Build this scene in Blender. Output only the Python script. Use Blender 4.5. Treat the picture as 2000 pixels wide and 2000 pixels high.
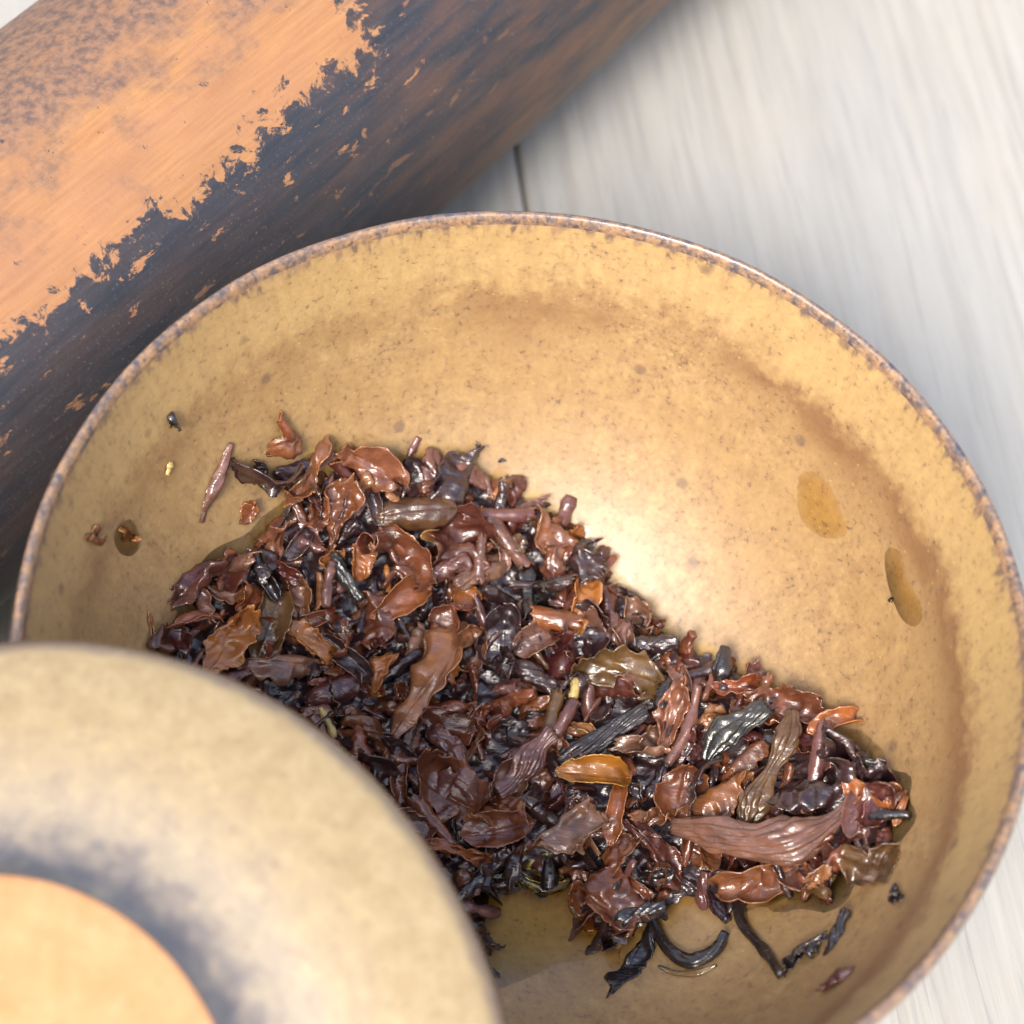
import bpy, math, random
import numpy as np
from mathutils import Vector, Matrix

for o in list(bpy.data.objects):
    bpy.data.objects.remove(o)
SC = bpy.context.scene
COL = SC.collection

# ------------------------------------------------------------------ camera
CAM = np.array([-0.00379, -0.10559, 0.27069])
FW = np.array([0.0, 0.483811, -0.875173])
RT = np.array([0.988758, 0.130858, 0.072341])
UP = np.array([-0.149523, 0.865334, 0.478372])
FPX = 4331.476                                   # focal length in photo pixels (2000 px wide)
cd = bpy.data.cameras.new('camera')
cd.sensor_width = 36.0
cd.angle = math.radians(26.0)
cd.clip_start = 0.01
cd.clip_end = 50.0
cd.dof.use_dof = True
cd.dof.focus_distance = 0.271
cd.dof.aperture_fstop = 19.0
camo = bpy.data.objects.new('camera', cd)
COL.objects.link(camo)
camo.matrix_world = Matrix([[RT[0], UP[0], -FW[0], CAM[0]], [RT[1], UP[1], -FW[1], CAM[1]], [RT[2], UP[2], -FW[2], CAM[2]], [0, 0, 0, 1]])
SC.camera = camo

# ------------------------------------------------------------------ sky, sun, exposure
SUN_EL, SUN_AZ = math.radians(51), math.radians(-160)     # azimuth from +y (away from the viewer) towards +x
w = bpy.data.worlds.new('World')
SC.world = w
w.use_nodes = True
wn = w.node_tree.nodes
bg = wn['Background']
sky = wn.new('ShaderNodeTexSky')
sky.sky_type = 'NISHITA'
sky.sun_disc = False
sky.sun_elevation = SUN_EL
sky.sun_rotation = SUN_AZ
sky.air_density = 1.15
sky.dust_density = 4.5
sky.ozone_density = 0.3
w.node_tree.links.new(sky.outputs[0], bg.inputs[0])
bg.inputs[1].default_value = 0.15
sl = bpy.data.lights.new('sun', 'SUN')
sl.energy = 1.25
sl.angle = math.radians(19)
sl.color = (1.0, 0.99, 0.975)
sun = bpy.data.objects.new('sun', sl)
COL.objects.link(sun)
sd = Vector((math.sin(SUN_AZ) * math.cos(SUN_EL), math.cos(SUN_AZ) * math.cos(SUN_EL), math.sin(SUN_EL)))
sun.rotation_euler = sd.to_track_quat('Z', 'Y').to_euler()
SC.view_settings.view_transform = 'Standard'
SC.view_settings.look = 'None'
SC.view_settings.gamma = 1.0
SC.view_settings.exposure = 1.15

# ------------------------------------------------------------------ helpers
def pix_ray(px, py):
    d = FW + RT * ((px - 1000.0) / FPX) + UP * ((1000.0 - py) / FPX)
    return d / np.linalg.norm(d)

def mesh_obj(name, verts, faces, mat, parent=None, smooth=True, attrs=None, uv=None):
    me = bpy.data.meshes.new(name)
    me.from_pydata([tuple(v) for v in verts], [], [tuple(f) for f in faces])
    if smooth:
        me.polygons.foreach_set('use_smooth', [True] * len(me.polygons))
    for k, vals in (attrs or {}).items():
        a = me.attributes.new(k, 'FLOAT', 'POINT')
        a.data.foreach_set('value', np.asarray(vals, dtype=np.float32))
    if uv is not None:
        ul = me.uv_layers.new(name='UVMap')
        idx = np.zeros(len(me.loops), dtype=np.int32)
        me.loops.foreach_get('vertex_index', idx)
        ul.data.foreach_set('uv', np.asarray(uv, dtype=np.float32)[idx].ravel())
    me.materials.append(mat)
    me.update()
    o = bpy.data.objects.new(name, me)
    COL.objects.link(o)
    if parent is not None:
        o.parent = parent
    return o

def empty(name, loc):
    o = bpy.data.objects.new(name, None)
    COL.objects.link(o)
    o.location = loc
    o.empty_display_size = 0.01
    return o

def tag(o, label=None, cat=None, group=None, kind=None):
    if label: o['label'] = label
    if cat: o['category'] = cat
    if group: o['group'] = group
    if kind: o['kind'] = kind
    return o

def lathe(prof, nseg, wob=None):
    prof = np.asarray(prof)
    n = len(prof)
    th = np.linspace(0, 2 * np.pi, nseg, endpoint=False)
    r = np.repeat(prof[:, 0][:, None], nseg, 1)
    z = np.repeat(prof[:, 1][:, None], nseg, 1)
    if wob is not None:
        dr, dz = wob(r, z, th[None, :])
        r = r + dr; z = z + dz
    V = np.stack([r * np.cos(th), r * np.sin(th), z], -1).reshape(-1, 3)
    F = []
    for i in range(n - 1):
        for j in range(nseg):
            k = (j + 1) % nseg
            F.append((i * nseg + j, i * nseg + k, (i + 1) * nseg + k, (i + 1) * nseg + j))
    return V, F

def smooth_curve(pts, n):
    """Catmull-Rom through the points, resampled."""
    P = np.asarray(pts, float)
    P = np.vstack([2 * P[0] - P[1], P, 2 * P[-1] - P[-2]])
    m = len(P) - 3
    out = []
    for t in np.linspace(0, m - 1e-9, n):
        i = int(t); f = t - i
        a, b, c, d = P[i:i + 4]
        out.append(0.5 * ((2 * b) + (-a + c) * f + (2 * a - 5 * b + 4 * c - d) * f * f + (-a + 3 * b - 3 * c + d) * f ** 3))
    return np.array(out)

# ------------------------------------------------------------------ node helpers
class NT:
    def __init__(self, name):
        self.m = bpy.data.materials.new(name)
        self.m.use_nodes = True
        self.t = self.m.node_tree
        self.p = self.t.nodes['Principled BSDF']
        self.out = self.t.nodes['Material Output']
    def n(self, typ, **kw):
        x = self.t.nodes.new(typ)
        for k, v in kw.items():
            setattr(x, k, v)
        return x
    def l(self, a, b):
        self.t.links.new(a, b)
    def put(self, sock, v):
        if hasattr(v, 'is_output') or hasattr(v, 'links'):
            self.l(v, sock)
        else:
            sock.default_value = v
    def math(self, op, a, b=0.0, c=0.0, clamp=False):
        x = self.n('ShaderNodeMath', operation=op, use_clamp=clamp)
        self.put(x.inputs[0], a); self.put(x.inputs[1], b); self.put(x.inputs[2], c)
        return x.outputs[0]
    def mix(self, f, a, b, blend='MIX'):
        x = self.n('ShaderNodeMix', data_type='RGBA', blend_type=blend)
        self.put(x.inputs[0], f)
        self.put(x.inputs[6], a if not isinstance(a, tuple) else (*a, 1.0)[:4])
        self.put(x.inputs[7], b if not isinstance(b, tuple) else (*b, 1.0)[:4])
        return x.outputs[2]
    def ramp(self, f, stops, interp='LINEAR'):
        x = self.n('ShaderNodeValToRGB')
        x.color_ramp.interpolation = interp
        e = x.color_ramp.elements
        while len(e) < len(stops):
            e.new(0.5)
        for el, (p, c) in zip(e, stops):
            el.position = p
            el.color = (c, c, c, 1) if not isinstance(c, tuple) else (*c, 1.0)[:4]
        self.put(x.inputs[0], f)
        return x.outputs[0]
    def noise(self, vec, scale, detail=4.0, rough=0.55, dist=0.0):
        x = self.n('ShaderNodeTexNoise')
        x.inputs['Scale'].default_value = scale
        x.inputs['Detail'].default_value = detail
        x.inputs['Roughness'].default_value = rough
        x.inputs['Distortion'].default_value = dist
        if vec is not None: self.l(vec, x.inputs['Vector'])
        return x.outputs['Fac']
    def voro(self, vec, scale, feature='F1'):
        x = self.n('ShaderNodeTexVoronoi', feature=feature)
        x.inputs['Scale'].default_value = scale
        self.l(vec, x.inputs['Vector'])
        return x
    def mapv(self, vec, scale=(1, 1, 1), loc=(0, 0, 0), rot=(0, 0, 0)):
        x = self.n('ShaderNodeMapping')
        x.inputs['Scale'].default_value = scale
        x.inputs['Location'].default_value = loc
        x.inputs['Rotation'].default_value = rot
        self.l(vec, x.inputs['Vector'])
        return x.outputs[0]
    def obj(self):
        return self.n('ShaderNodeTexCoord').outputs['Object']
    def bump(self, h, strength=0.3, dist=0.001, normal=None):
        x = self.n('ShaderNodeBump')
        x.inputs['Strength'].default_value = strength
        x.inputs['Distance'].default_value = dist
        self.l(h, x.inputs['Height'])
        if normal is not None: self.l(normal, x.inputs['Normal'])
        return x.outputs[0]
    def set(self, **kw):
        names = dict(base='Base Color', rough='Roughness', coat='Coat Weight', coatr='Coat Roughness', spec='Specular IOR Level', ior='IOR', normal='Normal', coatn='Coat Normal', metal='Metallic')
        for k, v in kw.items():
            s = self.p.inputs[names[k]]
            if isinstance(v, tuple): v = (*v, 1.0)[:4]
            self.put(s, v)
        return self.m

# ------------------------------------------------------------------ materials: pottery, table
def glaze_material(name, ring_z, light=1.0, rim_z=None, floor_pale=True):
    """ochre stoneware glaze; ring_z = height of the darker throwing ring"""
    m = NT(name)
    v = m.obj()
    sep = m.n('ShaderNodeSeparateXYZ'); m.l(v, sep.inputs[0])
    z = sep.outputs[2]
    big = m.noise(v, 70, 4, 0.6)
    mid = m.noise(v, 420, 5, 0.65)
    fine = m.noise(v, 1500, 3, 0.6)
    ang = m.math('ARCTAN2', sep.outputs[1], sep.outputs[0])
    comb = m.n('ShaderNodeCombineXYZ')
    m.put(comb.inputs[0], m.math('MULTIPLY', ang, 0.05)); m.put(comb.inputs[1], m.math('MULTIPLY', z, 0.22)); 
    streak = m.noise(comb.outputs[0], 900, 4, 0.6)
    base = m.mix(m.ramp(m.math('ADD', m.math('MULTIPLY', mid, 0.65), m.math('MULTIPLY', fine, 0.35)), [(0.32, 0.0), (0.66, 1.0)]), (0.225, 0.118, 0.040), (0.475, 0.312, 0.126))
    base = m.mix(m.ramp(big, [(0.35, 0.0), (0.7, 0.55)]), base, (0.43, 0.270, 0.092))
    if ring_z is not None:
        zz = m.math('ADD', z, m.math('MULTIPLY', m.math('ADD', m.math('MULTIPLY', m.math('SUBTRACT', mid, 0.5), 0.9), m.math('MULTIPLY', m.math('SUBTRACT', big, 0.5), 1.1)), 0.0085))
        d = m.math('SUBTRACT', zz, ring_z)
        ring = m.ramp(m.math('ADD', m.math('MULTIPLY', d, 55.0), 0.5), [(0.0, 0.22), (0.26, 0.45), (0.46, 0.95), (0.64, 0.30), (0.9, 0.0)])
        base = m.mix(m.math('MULTIPLY', ring, m.ramp(m.math('ADD', big, m.math('MULTIPLY', sep.outputs[0], 3.0)), [(0.36, 0.12), (0.62, 1.0)])), base, (0.185, 0.082, 0.024))
        above = m.ramp(m.math('ADD', m.math('MULTIPLY', d, 55.0), 0.5), [(0.5, 0.0), (0.74, 0.45), (1.0, 0.25)])
        base = m.mix(above, base, (0.51, 0.345, 0.135))
    if rim_z is not None:
        lip = m.ramp(m.math('MULTIPLY', m.math('ADD', m.math('SUBTRACT', z, rim_z), m.math('MULTIPLY', m.math('SUBTRACT', streak, 0.5), 0.009)), 420.0), [(0.25, 0.0), (0.75, 1.0)])
        base = m.mix(m.math('MULTIPLY', lip, 0.9), base, m.mix(m.ramp(mid, [(0.42, 0.0), (0.60, 1.0)]), (0.075, 0.058, 0.060), (0.36, 0.215, 0.115)))
    dark = m.ramp(fine, [(0.33, 1.0), (0.42, 0.0)])
    dark = m.math('MULTIPLY', dark, m.ramp(mid, [(0.40, 1.0), (0.58, 0.1)]))
    base = m.mix(m.math('MULTIPLY', dark, 0.75), base, (0.10, 0.055, 0.030))
    vo = m.voro(v, 900)
    hot = m.ramp(vo.outputs['Distance'], [(0.10, 1.0), (0.17, 0.0)])
    sepc = m.n('ShaderNodeSeparateColor'); m.l(vo.outputs['Color'], sepc.inputs[0])
    hot = m.math('MULTIPLY', hot, m.ramp(sepc.outputs[0], [(0.62, 0.0), (0.7, 1.0)]))
    base = m.mix(m.math('MULTIPLY', hot, 0.45), base, (0.66, 0.38, 0.10))
    spots = m.voro(v, 230)
    sp2 = m.n('ShaderNodeSeparateColor'); m.l(spots.outputs['Color'], sp2.inputs[0])
    iron = m.math('MULTIPLY', m.ramp(spots.outputs['Distance'], [(0.12, 1.0), (0.24, 0.0)]), m.ramp(sp2.outputs[1], [(0.78, 0.0), (0.84, 1.0)]))
    base = m.mix(m.math('MULTIPLY', iron, 0.55), base, (0.09, 0.05, 0.035))
    base = m.mix(m.math('MULTIPLY', m.ramp(streak, [(0.45, 0.0), (0.75, 1.0)]), 0.35), base, (0.24, 0.125, 0.035))
    b = m.bump(m.math('ADD', m.math('MULTIPLY', mid, 0.6), m.math('MULTIPLY', fine, 0.3)), 0.35, 0.00025)
    rough = m.ramp(mid, [(0.3, 0.60), (0.7, 0.50)])
    return m.set(base=base, rough=rough, spec=1.0, normal=b, coat=1.0, coatr=0.46, coatn=b)

def rim_material(name):
    m = NT(name)
    v = m.obj()
    sep = m.n('ShaderNodeSeparateXYZ'); m.l(v, sep.inputs[0])
    mid = m.noise(v, 520, 5, 0.7)
    fine = m.noise(v, 1700, 3, 0.6)
    base = m.mix(m.ramp(mid, [(0.38, 0.0), (0.60, 1.0)]), (0.080, 0.068, 0.078), (0.33, 0.19, 0.095))
    base = m.mix(m.ramp(fine, [(0.52, 0.0), (0.70, 0.5)]), base, (0.44, 0.31, 0.20))
    base = m.mix(m.ramp(fine, [(0.33, 0.85), (0.42, 0.0)]), base, (0.045, 0.048, 0.07))
    b = m.bump(m.math('ADD', mid, m.math('MULTIPLY', fine, 0.5)), 0.5, 0.0003)
    return m.set(base=base, rough=0.30, spec=0.8, normal=b, coat=0.6, coatr=0.18)

def lid_material():
    m = NT('lid_glaze')
    v = m.obj()
    sep = m.n('ShaderNodeSeparateXYZ'); m.l(v, sep.inputs[0])
    r = m.math('SQRT', m.math('ADD', m.math('MULTIPLY', sep.outputs[0], sep.outputs[0]), m.math('MULTIPLY', sep.outputs[1], sep.outputs[1])))
    big = m.noise(v, 90, 4, 0.6)
    mid = m.noise(v, 420, 4, 0.6)
    fine = m.noise(v, 1300, 3, 0.6)
    base = m.mix(m.ramp(mid, [(0.34, 0.0), (0.68, 1.0)]), (0.325, 0.222, 0.090), (0.405, 0.298, 0.138))
    rr = m.math('ADD', r, m.math('MULTIPLY', m.math('SUBTRACT', mid, 0.5), 0.010))
    # iron-dark ring where the glaze thins against the foot, and a thin dark edge
    foot = m.ramp(m.math('DIVIDE', rr, 0.05), [(0.50, 0.95), (0.545, 0.65), (0.60, 0.22), (0.70, 0.0)])
    base = m.mix(m.ramp(m.math('DIVIDE', rr, 0.05), [(0.55, 0.55), (0.80, 0.0)]), base, (0.33, 0.29, 0.25))  # blue-grey sheen of the inner lid, painted into the glaze colour
    base = m.mix(foot, base, (0.075, 0.066, 0.072))
    edge = m.ramp(m.math('DIVIDE', m.math('ADD', r, m.math('MULTIPLY', m.math('SUBTRACT', mid, 0.5), 0.0018)), 0.05), [(0.932, 0.0), (0.950, 0.85), (0.962, 1.0)])
    base = m.mix(m.math('MULTIPLY', edge, 0.9), base, (0.13, 0.075, 0.045))
    base = m.mix(m.math('MULTIPLY', m.ramp(fine, [(0.32, 1.0), (0.42, 0.0)]), 0.35), base, (0.16, 0.09, 0.045))
    vo = m.voro(v, 520)
    hot = m.ramp(m.math('ADD', vo.outputs['Distance'], m.math('MULTIPLY', m.math('SUBTRACT', fine, 0.5), 0.9)), [(0.10, 1.0), (0.42, 0.0)])
    sc = m.n('ShaderNodeSeparateColor'); m.l(vo.outputs['Color'], sc.inputs[0])
    base = m.mix(m.math('MULTIPLY', hot, m.ramp(sc.outputs[0], [(0.6, 0.0), (0.9, 0.15)])), base, (0.72, 0.55, 0.30))
    b = m.bump(m.math('ADD', mid, m.math('MULTIPLY', fine, 0.4)), 0.3, 0.0003)
    return m.set(base=base, rough=0.45, spec=1.0, normal=b, coat=1.0, coatr=0.38, coatn=b)

def clay_material():
    m = NT('bare_clay')
    v = m.obj()
    mid = m.noise(v, 300, 5, 0.6)
    fine = m.noise(v, 2200, 3, 0.6)
    base = m.mix(m.ramp(mid, [(0.3, 0.0), (0.7, 1.0)]), (0.40, 0.205, 0.092), (0.48, 0.265, 0.130))
    base = m.mix(m.math('MULTIPLY', m.ramp(fine, [(0.33, 1.0), (0.40, 0.0)]), 0.5), base, (0.26, 0.13, 0.06))
    base = m.mix(m.math('MULTIPLY', m.ramp(m.noise(v, 700, 4, 0.65), [(0.56, 0.0), (0.70, 1.0)]), 0.35), base, (0.56, 0.36, 0.22))
    return m.set(base=base, rough=0.8, spec=0.25, normal=m.bump(fine, 0.3, 0.0002))

def tube_material():
    """charred surface worn through to orange clay; UV = metres along the tube, metres round it (0 on the table-away top)"""
    m = NT('charred_clay')
    uv = m.n('ShaderNodeTexCoord').outputs['UV']
    sep = m.n('ShaderNodeSeparateXYZ'); m.l(uv, sep.inputs[0])
    t, s = sep.outputs[0], sep.outputs[1]
    rag = m.noise(m.mapv(uv, (1, 1, 1)), 260, 9, 0.72, 0.4)
    rag2 = m.noise(m.mapv(uv, (0.6, 1, 1), (3, 1, 0)), 75, 6, 0.6)
    fleck = m.noise(m.mapv(uv, (0.55, 1.3, 1), (7, 2, 0)), 330, 7, 0.7, 0.3)
    blot = m.noise(m.mapv(uv, (0.8, 1, 1), (1, 9, 0)), 150, 6, 0.66)
    brush = m.noise(m.mapv(uv, (0.12, 1.6, 1)), 900, 4, 0.6)
    # signed distance (m) into the dark side: positive = dark; s grows towards the bowl side
    wob = m.math('ADD', m.math('MULTIPLY', m.math('SUBTRACT', rag, 0.5), 0.026), m.math('MULTIPLY', m.math('SUBTRACT', rag2, 0.5), 0.012))
    d1 = m.math('ADD', m.math('SUBTRACT', s, TUBE_EDGE_S), wob)
    d2 = m.math('ADD', m.math('SUBTRACT', t, TUBE_END_T), m.math('ADD', m.math('MULTIPLY', wob, 0.9), m.math('MULTIPLY', m.math('SUBTRACT', s, TUBE_EDGE_S), 0.25)))
    d = m.math('SMOOTH_MAX', d1, d2, 0.004)
    dark = m.ramp(m.math('ADD', m.math('MULTIPLY', d, 130.0), 0.5), [(0.44, 0.0), (0.56, 1.0)])
    flakes = m.ramp(fleck, [(0.60, 0.0), (0.63, 1.0)])                  # worn spots inside the dark
    nearer = m.ramp(m.math('MULTIPLY', d, 40.0), [(0.0, 1.0), (0.25, 0.9), (0.5, 0.35), (1.0, 0.15)])
    flakes = m.math('MULTIPLY', flakes, nearer)
    specks = m.math('MULTIPLY', m.ramp(m.noise(m.mapv(uv, (1, 1, 1), (4, 4, 0)), 420, 6, 0.72), [(0.635, 0.0), (0.66, 1.0)]), 0.8)   # dark specks on the orange
    dark = m.math('MAXIMUM', m.math('MULTIPLY', dark, m.math('SUBTRACT', 1.0, flakes)), specks)
    orange = m.mix(m.ramp(brush, [(0.3, 0.0), (0.7, 1.0)]), (0.32, 0.138, 0.042), (0.45, 0.225, 0.080))
    orange = m.mix(m.ramp(rag2, [(0.4, 0.0), (0.7, 0.6)]), orange, (0.42, 0.195, 0.095))
    # upper side: brown smoke blotches over the orange
    up = m.math('ADD', m.math('MULTIPLY', m.math('ADD', s, 0.0), -55.0), m.math('MULTIPLY', m.math('SUBTRACT', blot, 0.5), 3.2))
    up = m.math('ADD', up, TUBE_SMOKE)
    haze = m.ramp(m.noise(m.mapv(uv, (0.5, 1, 1), (2, 2, 0)), 60, 6, 0.65), [(0.36, 0.0), (0.68, 0.55)])
    orange = m.mix(haze, orange, (0.27, 0.125, 0.065))
    smoke = m.ramp(up, [(-0.2, 0.0), (0.75, 0.88)])
    orange = m.mix(smoke, orange, m.mix(m.ramp(m.noise(uv, 700, 5, 0.65), [(0.38, 0.0), (0.6, 1.0)]), (0.085, 0.06, 0.055), (0.26, 0.140, 0.08)))
    black = m.mix(m.ramp(brush, [(0.25, 0.0), (0.85, 1.0)]), (0.014, 0.016, 0.022), (0.044, 0.044, 0.052))
    # the far end and the lower side weather to brown
    brown = m.math('MULTIPLY', m.ramp(m.noise(m.mapv(uv, (0.22, 1.2, 1), (5, 5, 0)), 190, 6, 0.65), [(0.41, 0.0), (0.62, 0.9)]),
                   m.ramp(m.math('ADD', m.math('MULTIPLY', t, 11.0), TUBE_BROWN), [(0.2, 0.15), (0.9, 0.85)]))
    black = m.mix(brown, black, (0.155, 0.070, 0.036))
    low = m.math('MULTIPLY', m.ramp(m.math('MULTIPLY', m.math('SUBTRACT', s, TUBE_LOW_S), 90.0), [(0.0, 0.0), (0.8, 1.0)]), m.ramp(m.noise(m.mapv(uv, (0.3, 1.1, 1), (8, 3, 0)), 260, 6, 0.65), [(0.40, 0.0), (0.60, 0.85)]))
    low = m.math('MULTIPLY', low, m.ramp(m.math('MULTIPLY', m.math('SUBTRACT', t, TUBE_LOW_T), 30.0), [(0.0, 0.0), (1.0, 1.0)]))
    black = m.mix(low, black, (0.22, 0.095, 0.036))
    black = m.mix(m.math('MULTIPLY', m.ramp(m.noise(uv, 2600, 2, 0.6), [(0.63, 0.0), (0.72, 1.0)]), 0.5), black, (0.17, 0.18, 0.19))
    base = m.mix(dark, orange, black)
    h = m.math('ADD', m.math('MULTIPLY', dark, 1.1), m.math('MULTIPLY', m.noise(uv, 1500, 4, 0.6), 0.6))
    return m.set(base=base, rough=m.ramp(dark, [(0, 0.62), (1, 0.50)]), spec=0.7, normal=m.bump(h, 0.25, 0.0003))

def wood_material():
    m = NT('weathered_wood')
    v = m.obj()
    rnd = m.n('ShaderNodeObjectInfo').outputs['Random']
    off = m.n('ShaderNodeCombineXYZ'); m.put(off.inputs[2], m.math('MULTIPLY', rnd, 3.0))
    va = m.n('ShaderNodeVectorMath', operation='ADD'); m.l(v, va.inputs[0]); m.l(off.outputs[0], va.inputs[1])
    v = va.outputs[0]
    grain = m.noise(m.mapv(v, (1, 0.045, 1)), 520, 6, 0.62, 0.3)
    wide = m.noise(m.mapv(v, (1, 0.12, 1)), 75, 4, 0.55, 0.6)
    hair = m.noise(m.mapv(v, (1, 0.03, 1)), 1500, 3, 0.6)
    blot = m.noise(v, 40, 4, 0.6)
    base = m.mix(m.ramp(grain, [(0.35, 0.0), (0.65, 1.0)]), (0.345, 0.330, 0.295), (0.425, 0.412, 0.372))
    base = m.mix(m.math('MULTIPLY', m.ramp(wide, [(0.40, 1.0), (0.56, 0.0)]), 0.25), base, (0.35, 0.36, 0.355))
    base = m.mix(m.math('MULTIPLY', m.ramp(blot, [(0.5, 0.0), (0.75, 1.0)]), 0.45), base, (0.44, 0.40, 0.335))
    base = m.mix(m.math('MULTIPLY', m.ramp(hair, [(0.32, 1.0), (0.42, 0.0)]), 0.6), base, (0.27, 0.27, 0.26))
    h = m.math('ADD', grain, m.math('MULTIPLY', hair, 0.4))
    return m.set(base=base, rough=0.72, spec=0.3, normal=m.bump(h, 0.45, 0.0005))

# ------------------------------------------------------------------ table of planks
WOOD = wood_material()
table = empty('wooden_table', (0, 0, 0))
tag(table, 'pale grey weathered wooden table of broad planks under the bowl', 'table')
PA = math.radians(15.7)
pl_dir = Vector((-math.sin(PA), math.cos(PA), 0)); pl_nrm = Vector((math.cos(PA), math.sin(PA), 0))
sr = pix_ray(1014, 322); sp = CAM + sr * (-CAM[2] / sr[2])
seam0 = float(Vector(sp).dot(pl_nrm))
PW = 0.142
for i in range(-2, 3):
    a0 = seam0 + i * PW + 0.00014; a1 = seam0 + (i + 1) * PW - 0.00014
    y0, y1 = -0.28, 0.62
    b = 0.0007
    top = -0.0002 * ((i * 7) % 3)
    prof = [(a0, -0.022), (a0, top - b), (a0 + b * 0.35, top - b * 0.35), (a0 + b, top), (a1 - b, top), (a1 - b * 0.35, top - b * 0.35), (a1, top - b), (a1, -0.022)]
    V = [(x, y0, z) for x, z in prof] + [(x, y1, z) for x, z in prof]
    n = len(prof)
    F = [(j, (j + 1) % n, n + (j + 1) % n, n + j) for j in range(n)] + [tuple(range(n - 1, -1, -1)), tuple(range(n, 2 * n))]
    pk = mesh_obj('plank', V, F, WOOD, table, smooth=False)
    pk.rotation_euler = (0, 0, PA)

# ------------------------------------------------------------------ bowl
H = 0.056
FLOOR = 0.0085
IN = [(0.0, FLOOR), (0.008, FLOOR + 0.0001), (0.016, FLOOR + 0.0007), (0.024, FLOOR + 0.0024), (0.032, FLOOR + 0.0062), (0.039, FLOOR + 0.0122), (0.0445, FLOOR + 0.0198),
      (0.0485, FLOOR + 0.0285), (0.0505, FLOOR + 0.0345), (0.0522, FLOOR + 0.0403), (0.0533, FLOOR + 0.0445), (0.0537, FLOOR + 0.0462)]
INP = smooth_curve(IN, 90)
INP[0, 0] = 0.00005
_r, _z = INP[:, 0], INP[:, 1]
def bowl_z(r):
    r = np.asarray(r, float)
    return np.where(r < _r[-1], np.interp(r, _r, _z), _z[-1] + (r - _r[-1]) * 4.0)

RIM = smooth_curve([(0.0537, FLOOR + 0.0462), (0.0539, 0.0554), (0.0543, 0.0560), (0.0549, 0.0558), (0.0552, 0.0550), (0.0551, 0.0535), (0.0546, 0.0505)], 36)
OUT = smooth_curve([(0.0546, 0.0505), (0.0530, 0.0430), (0.0500, 0.0335), (0.0450, 0.0235), (0.0380, 0.0150), (0.0300, 0.0095), (0.0262, 0.0080)], 48)
FOOT = [(0.0262, 0.0080), (0.0255, 0.0070), (0.0257, 0.0012), (0.0252, 0.0), (0.0222, 0.0), (0.0217, 0.0012), (0.0214, 0.0045), (0.018, 0.0058), (0.00005, 0.0062)]
def wob(r, z, th):
    k = np.clip((z - 0.044) / 0.012, 0, 1)
    dr = k * (0.00018 * np.sin(2 * th + 0.6) + 0.00010 * np.sin(5 * th + 2.0) + 0.00005 * np.sin(17 * th))
    dz = k * (0.00015 * np.sin(3 * th + 1.0) + 0.00006 * np.sin(11 * th + 0.4))
    return dr, dz
BOWL_GLAZE = glaze_material('bowl_glaze', FLOOR + 0.0352, rim_z=FLOOR + 0.0449)
RIM_M = rim_material('rim_glaze')
CLAY = clay_material()
bowl = empty('tea_bowl', (0, 0, 0))
tag(bowl, 'round ochre speckled stoneware bowl holding the wet tea leaves', 'bowl')
V, F = lathe(np.vstack([INP]), 224, wob)
mesh_obj('inner_wall', V, [f[::-1] for f in F], BOWL_GLAZE, bowl).data.flip_normals()
V, F = lathe(RIM, 300, wob); mesh_obj('rim', V, F, RIM_M, bowl).data.flip_normals()
V, F = lathe(OUT, 224, wob); mesh_obj('outer_wall', V, F, BOWL_GLAZE, bowl).data.flip_normals()
V, F = lathe(FOOT, 128); mesh_obj('foot_ring', V, F, CLAY, bowl).data.flip_normals()

# ------------------------------------------------------------------ lid leaning on the near left rim
LC = np.array([-0.0412, -0.0588, 0.0478]); LN = np.array([-0.194, -0.376, 0.905]); LN /= np.linalg.norm(LN)
LH = 0.0125; LR = 0.048; LKR = 0.02495
lid = empty('bowl_lid', LC)
lid.rotation_euler = Vector(LN).to_track_quat('Z', 'Y').to_euler()
tag(lid, 'speckled cream and ochre lid with bare orange foot leaning on the bowl rim', 'lid')
LID_M = lid_material()
def lwob(r, z, th):
    return 0.00016 * np.sin(3 * th + 0.4) * (r / LR) + 0.00008 * np.sin(9 * th) * (r / LR), 0 * r
top = smooth_curve([(LKR, LH - 0.0003), (LKR + 0.0004, LH - 0.0009), (0.0268, LH - 0.0026), (0.0300, LH - 0.0042), (0.0345, LH - 0.0058), (0.0395, LH - 0.0080), (0.0440, LH - 0.0104), (0.0468, 0.0004), (0.0478, -0.0006), (0.0480, -0.0014)], 70)
under = smooth_curve([(0.0480, -0.0014), (0.0476, -0.0023), (0.0464, -0.0021), (0.0430, -0.0004), (0.0380, 0.0022), (0.0300, 0.0055), (0.0180, 0.0075), (0.00005, 0.0080)], 40)
V, F = lathe(np.vstack([top, under[1:]]), 200, lwob)
mesh_obj('shell', V, F, LID_M, lid).data.flip_normals()
knob = smooth_curve([(LKR, LH - 0.0003), (LKR - 0.0004, LH), (LKR - 0.003, LH + 0.0001), (0.0145, LH), (0.0105, LH - 0.0002), (0.0092, LH - 0.0009), (0.0080, LH - 0.0013), (0.004, LH - 0.0014), (0.00005, LH - 0.0014)], 40)
V, F = lathe(knob, 160)
mesh_obj('foot_disc', V, [f[::-1] for f in F], CLAY, lid)

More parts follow.
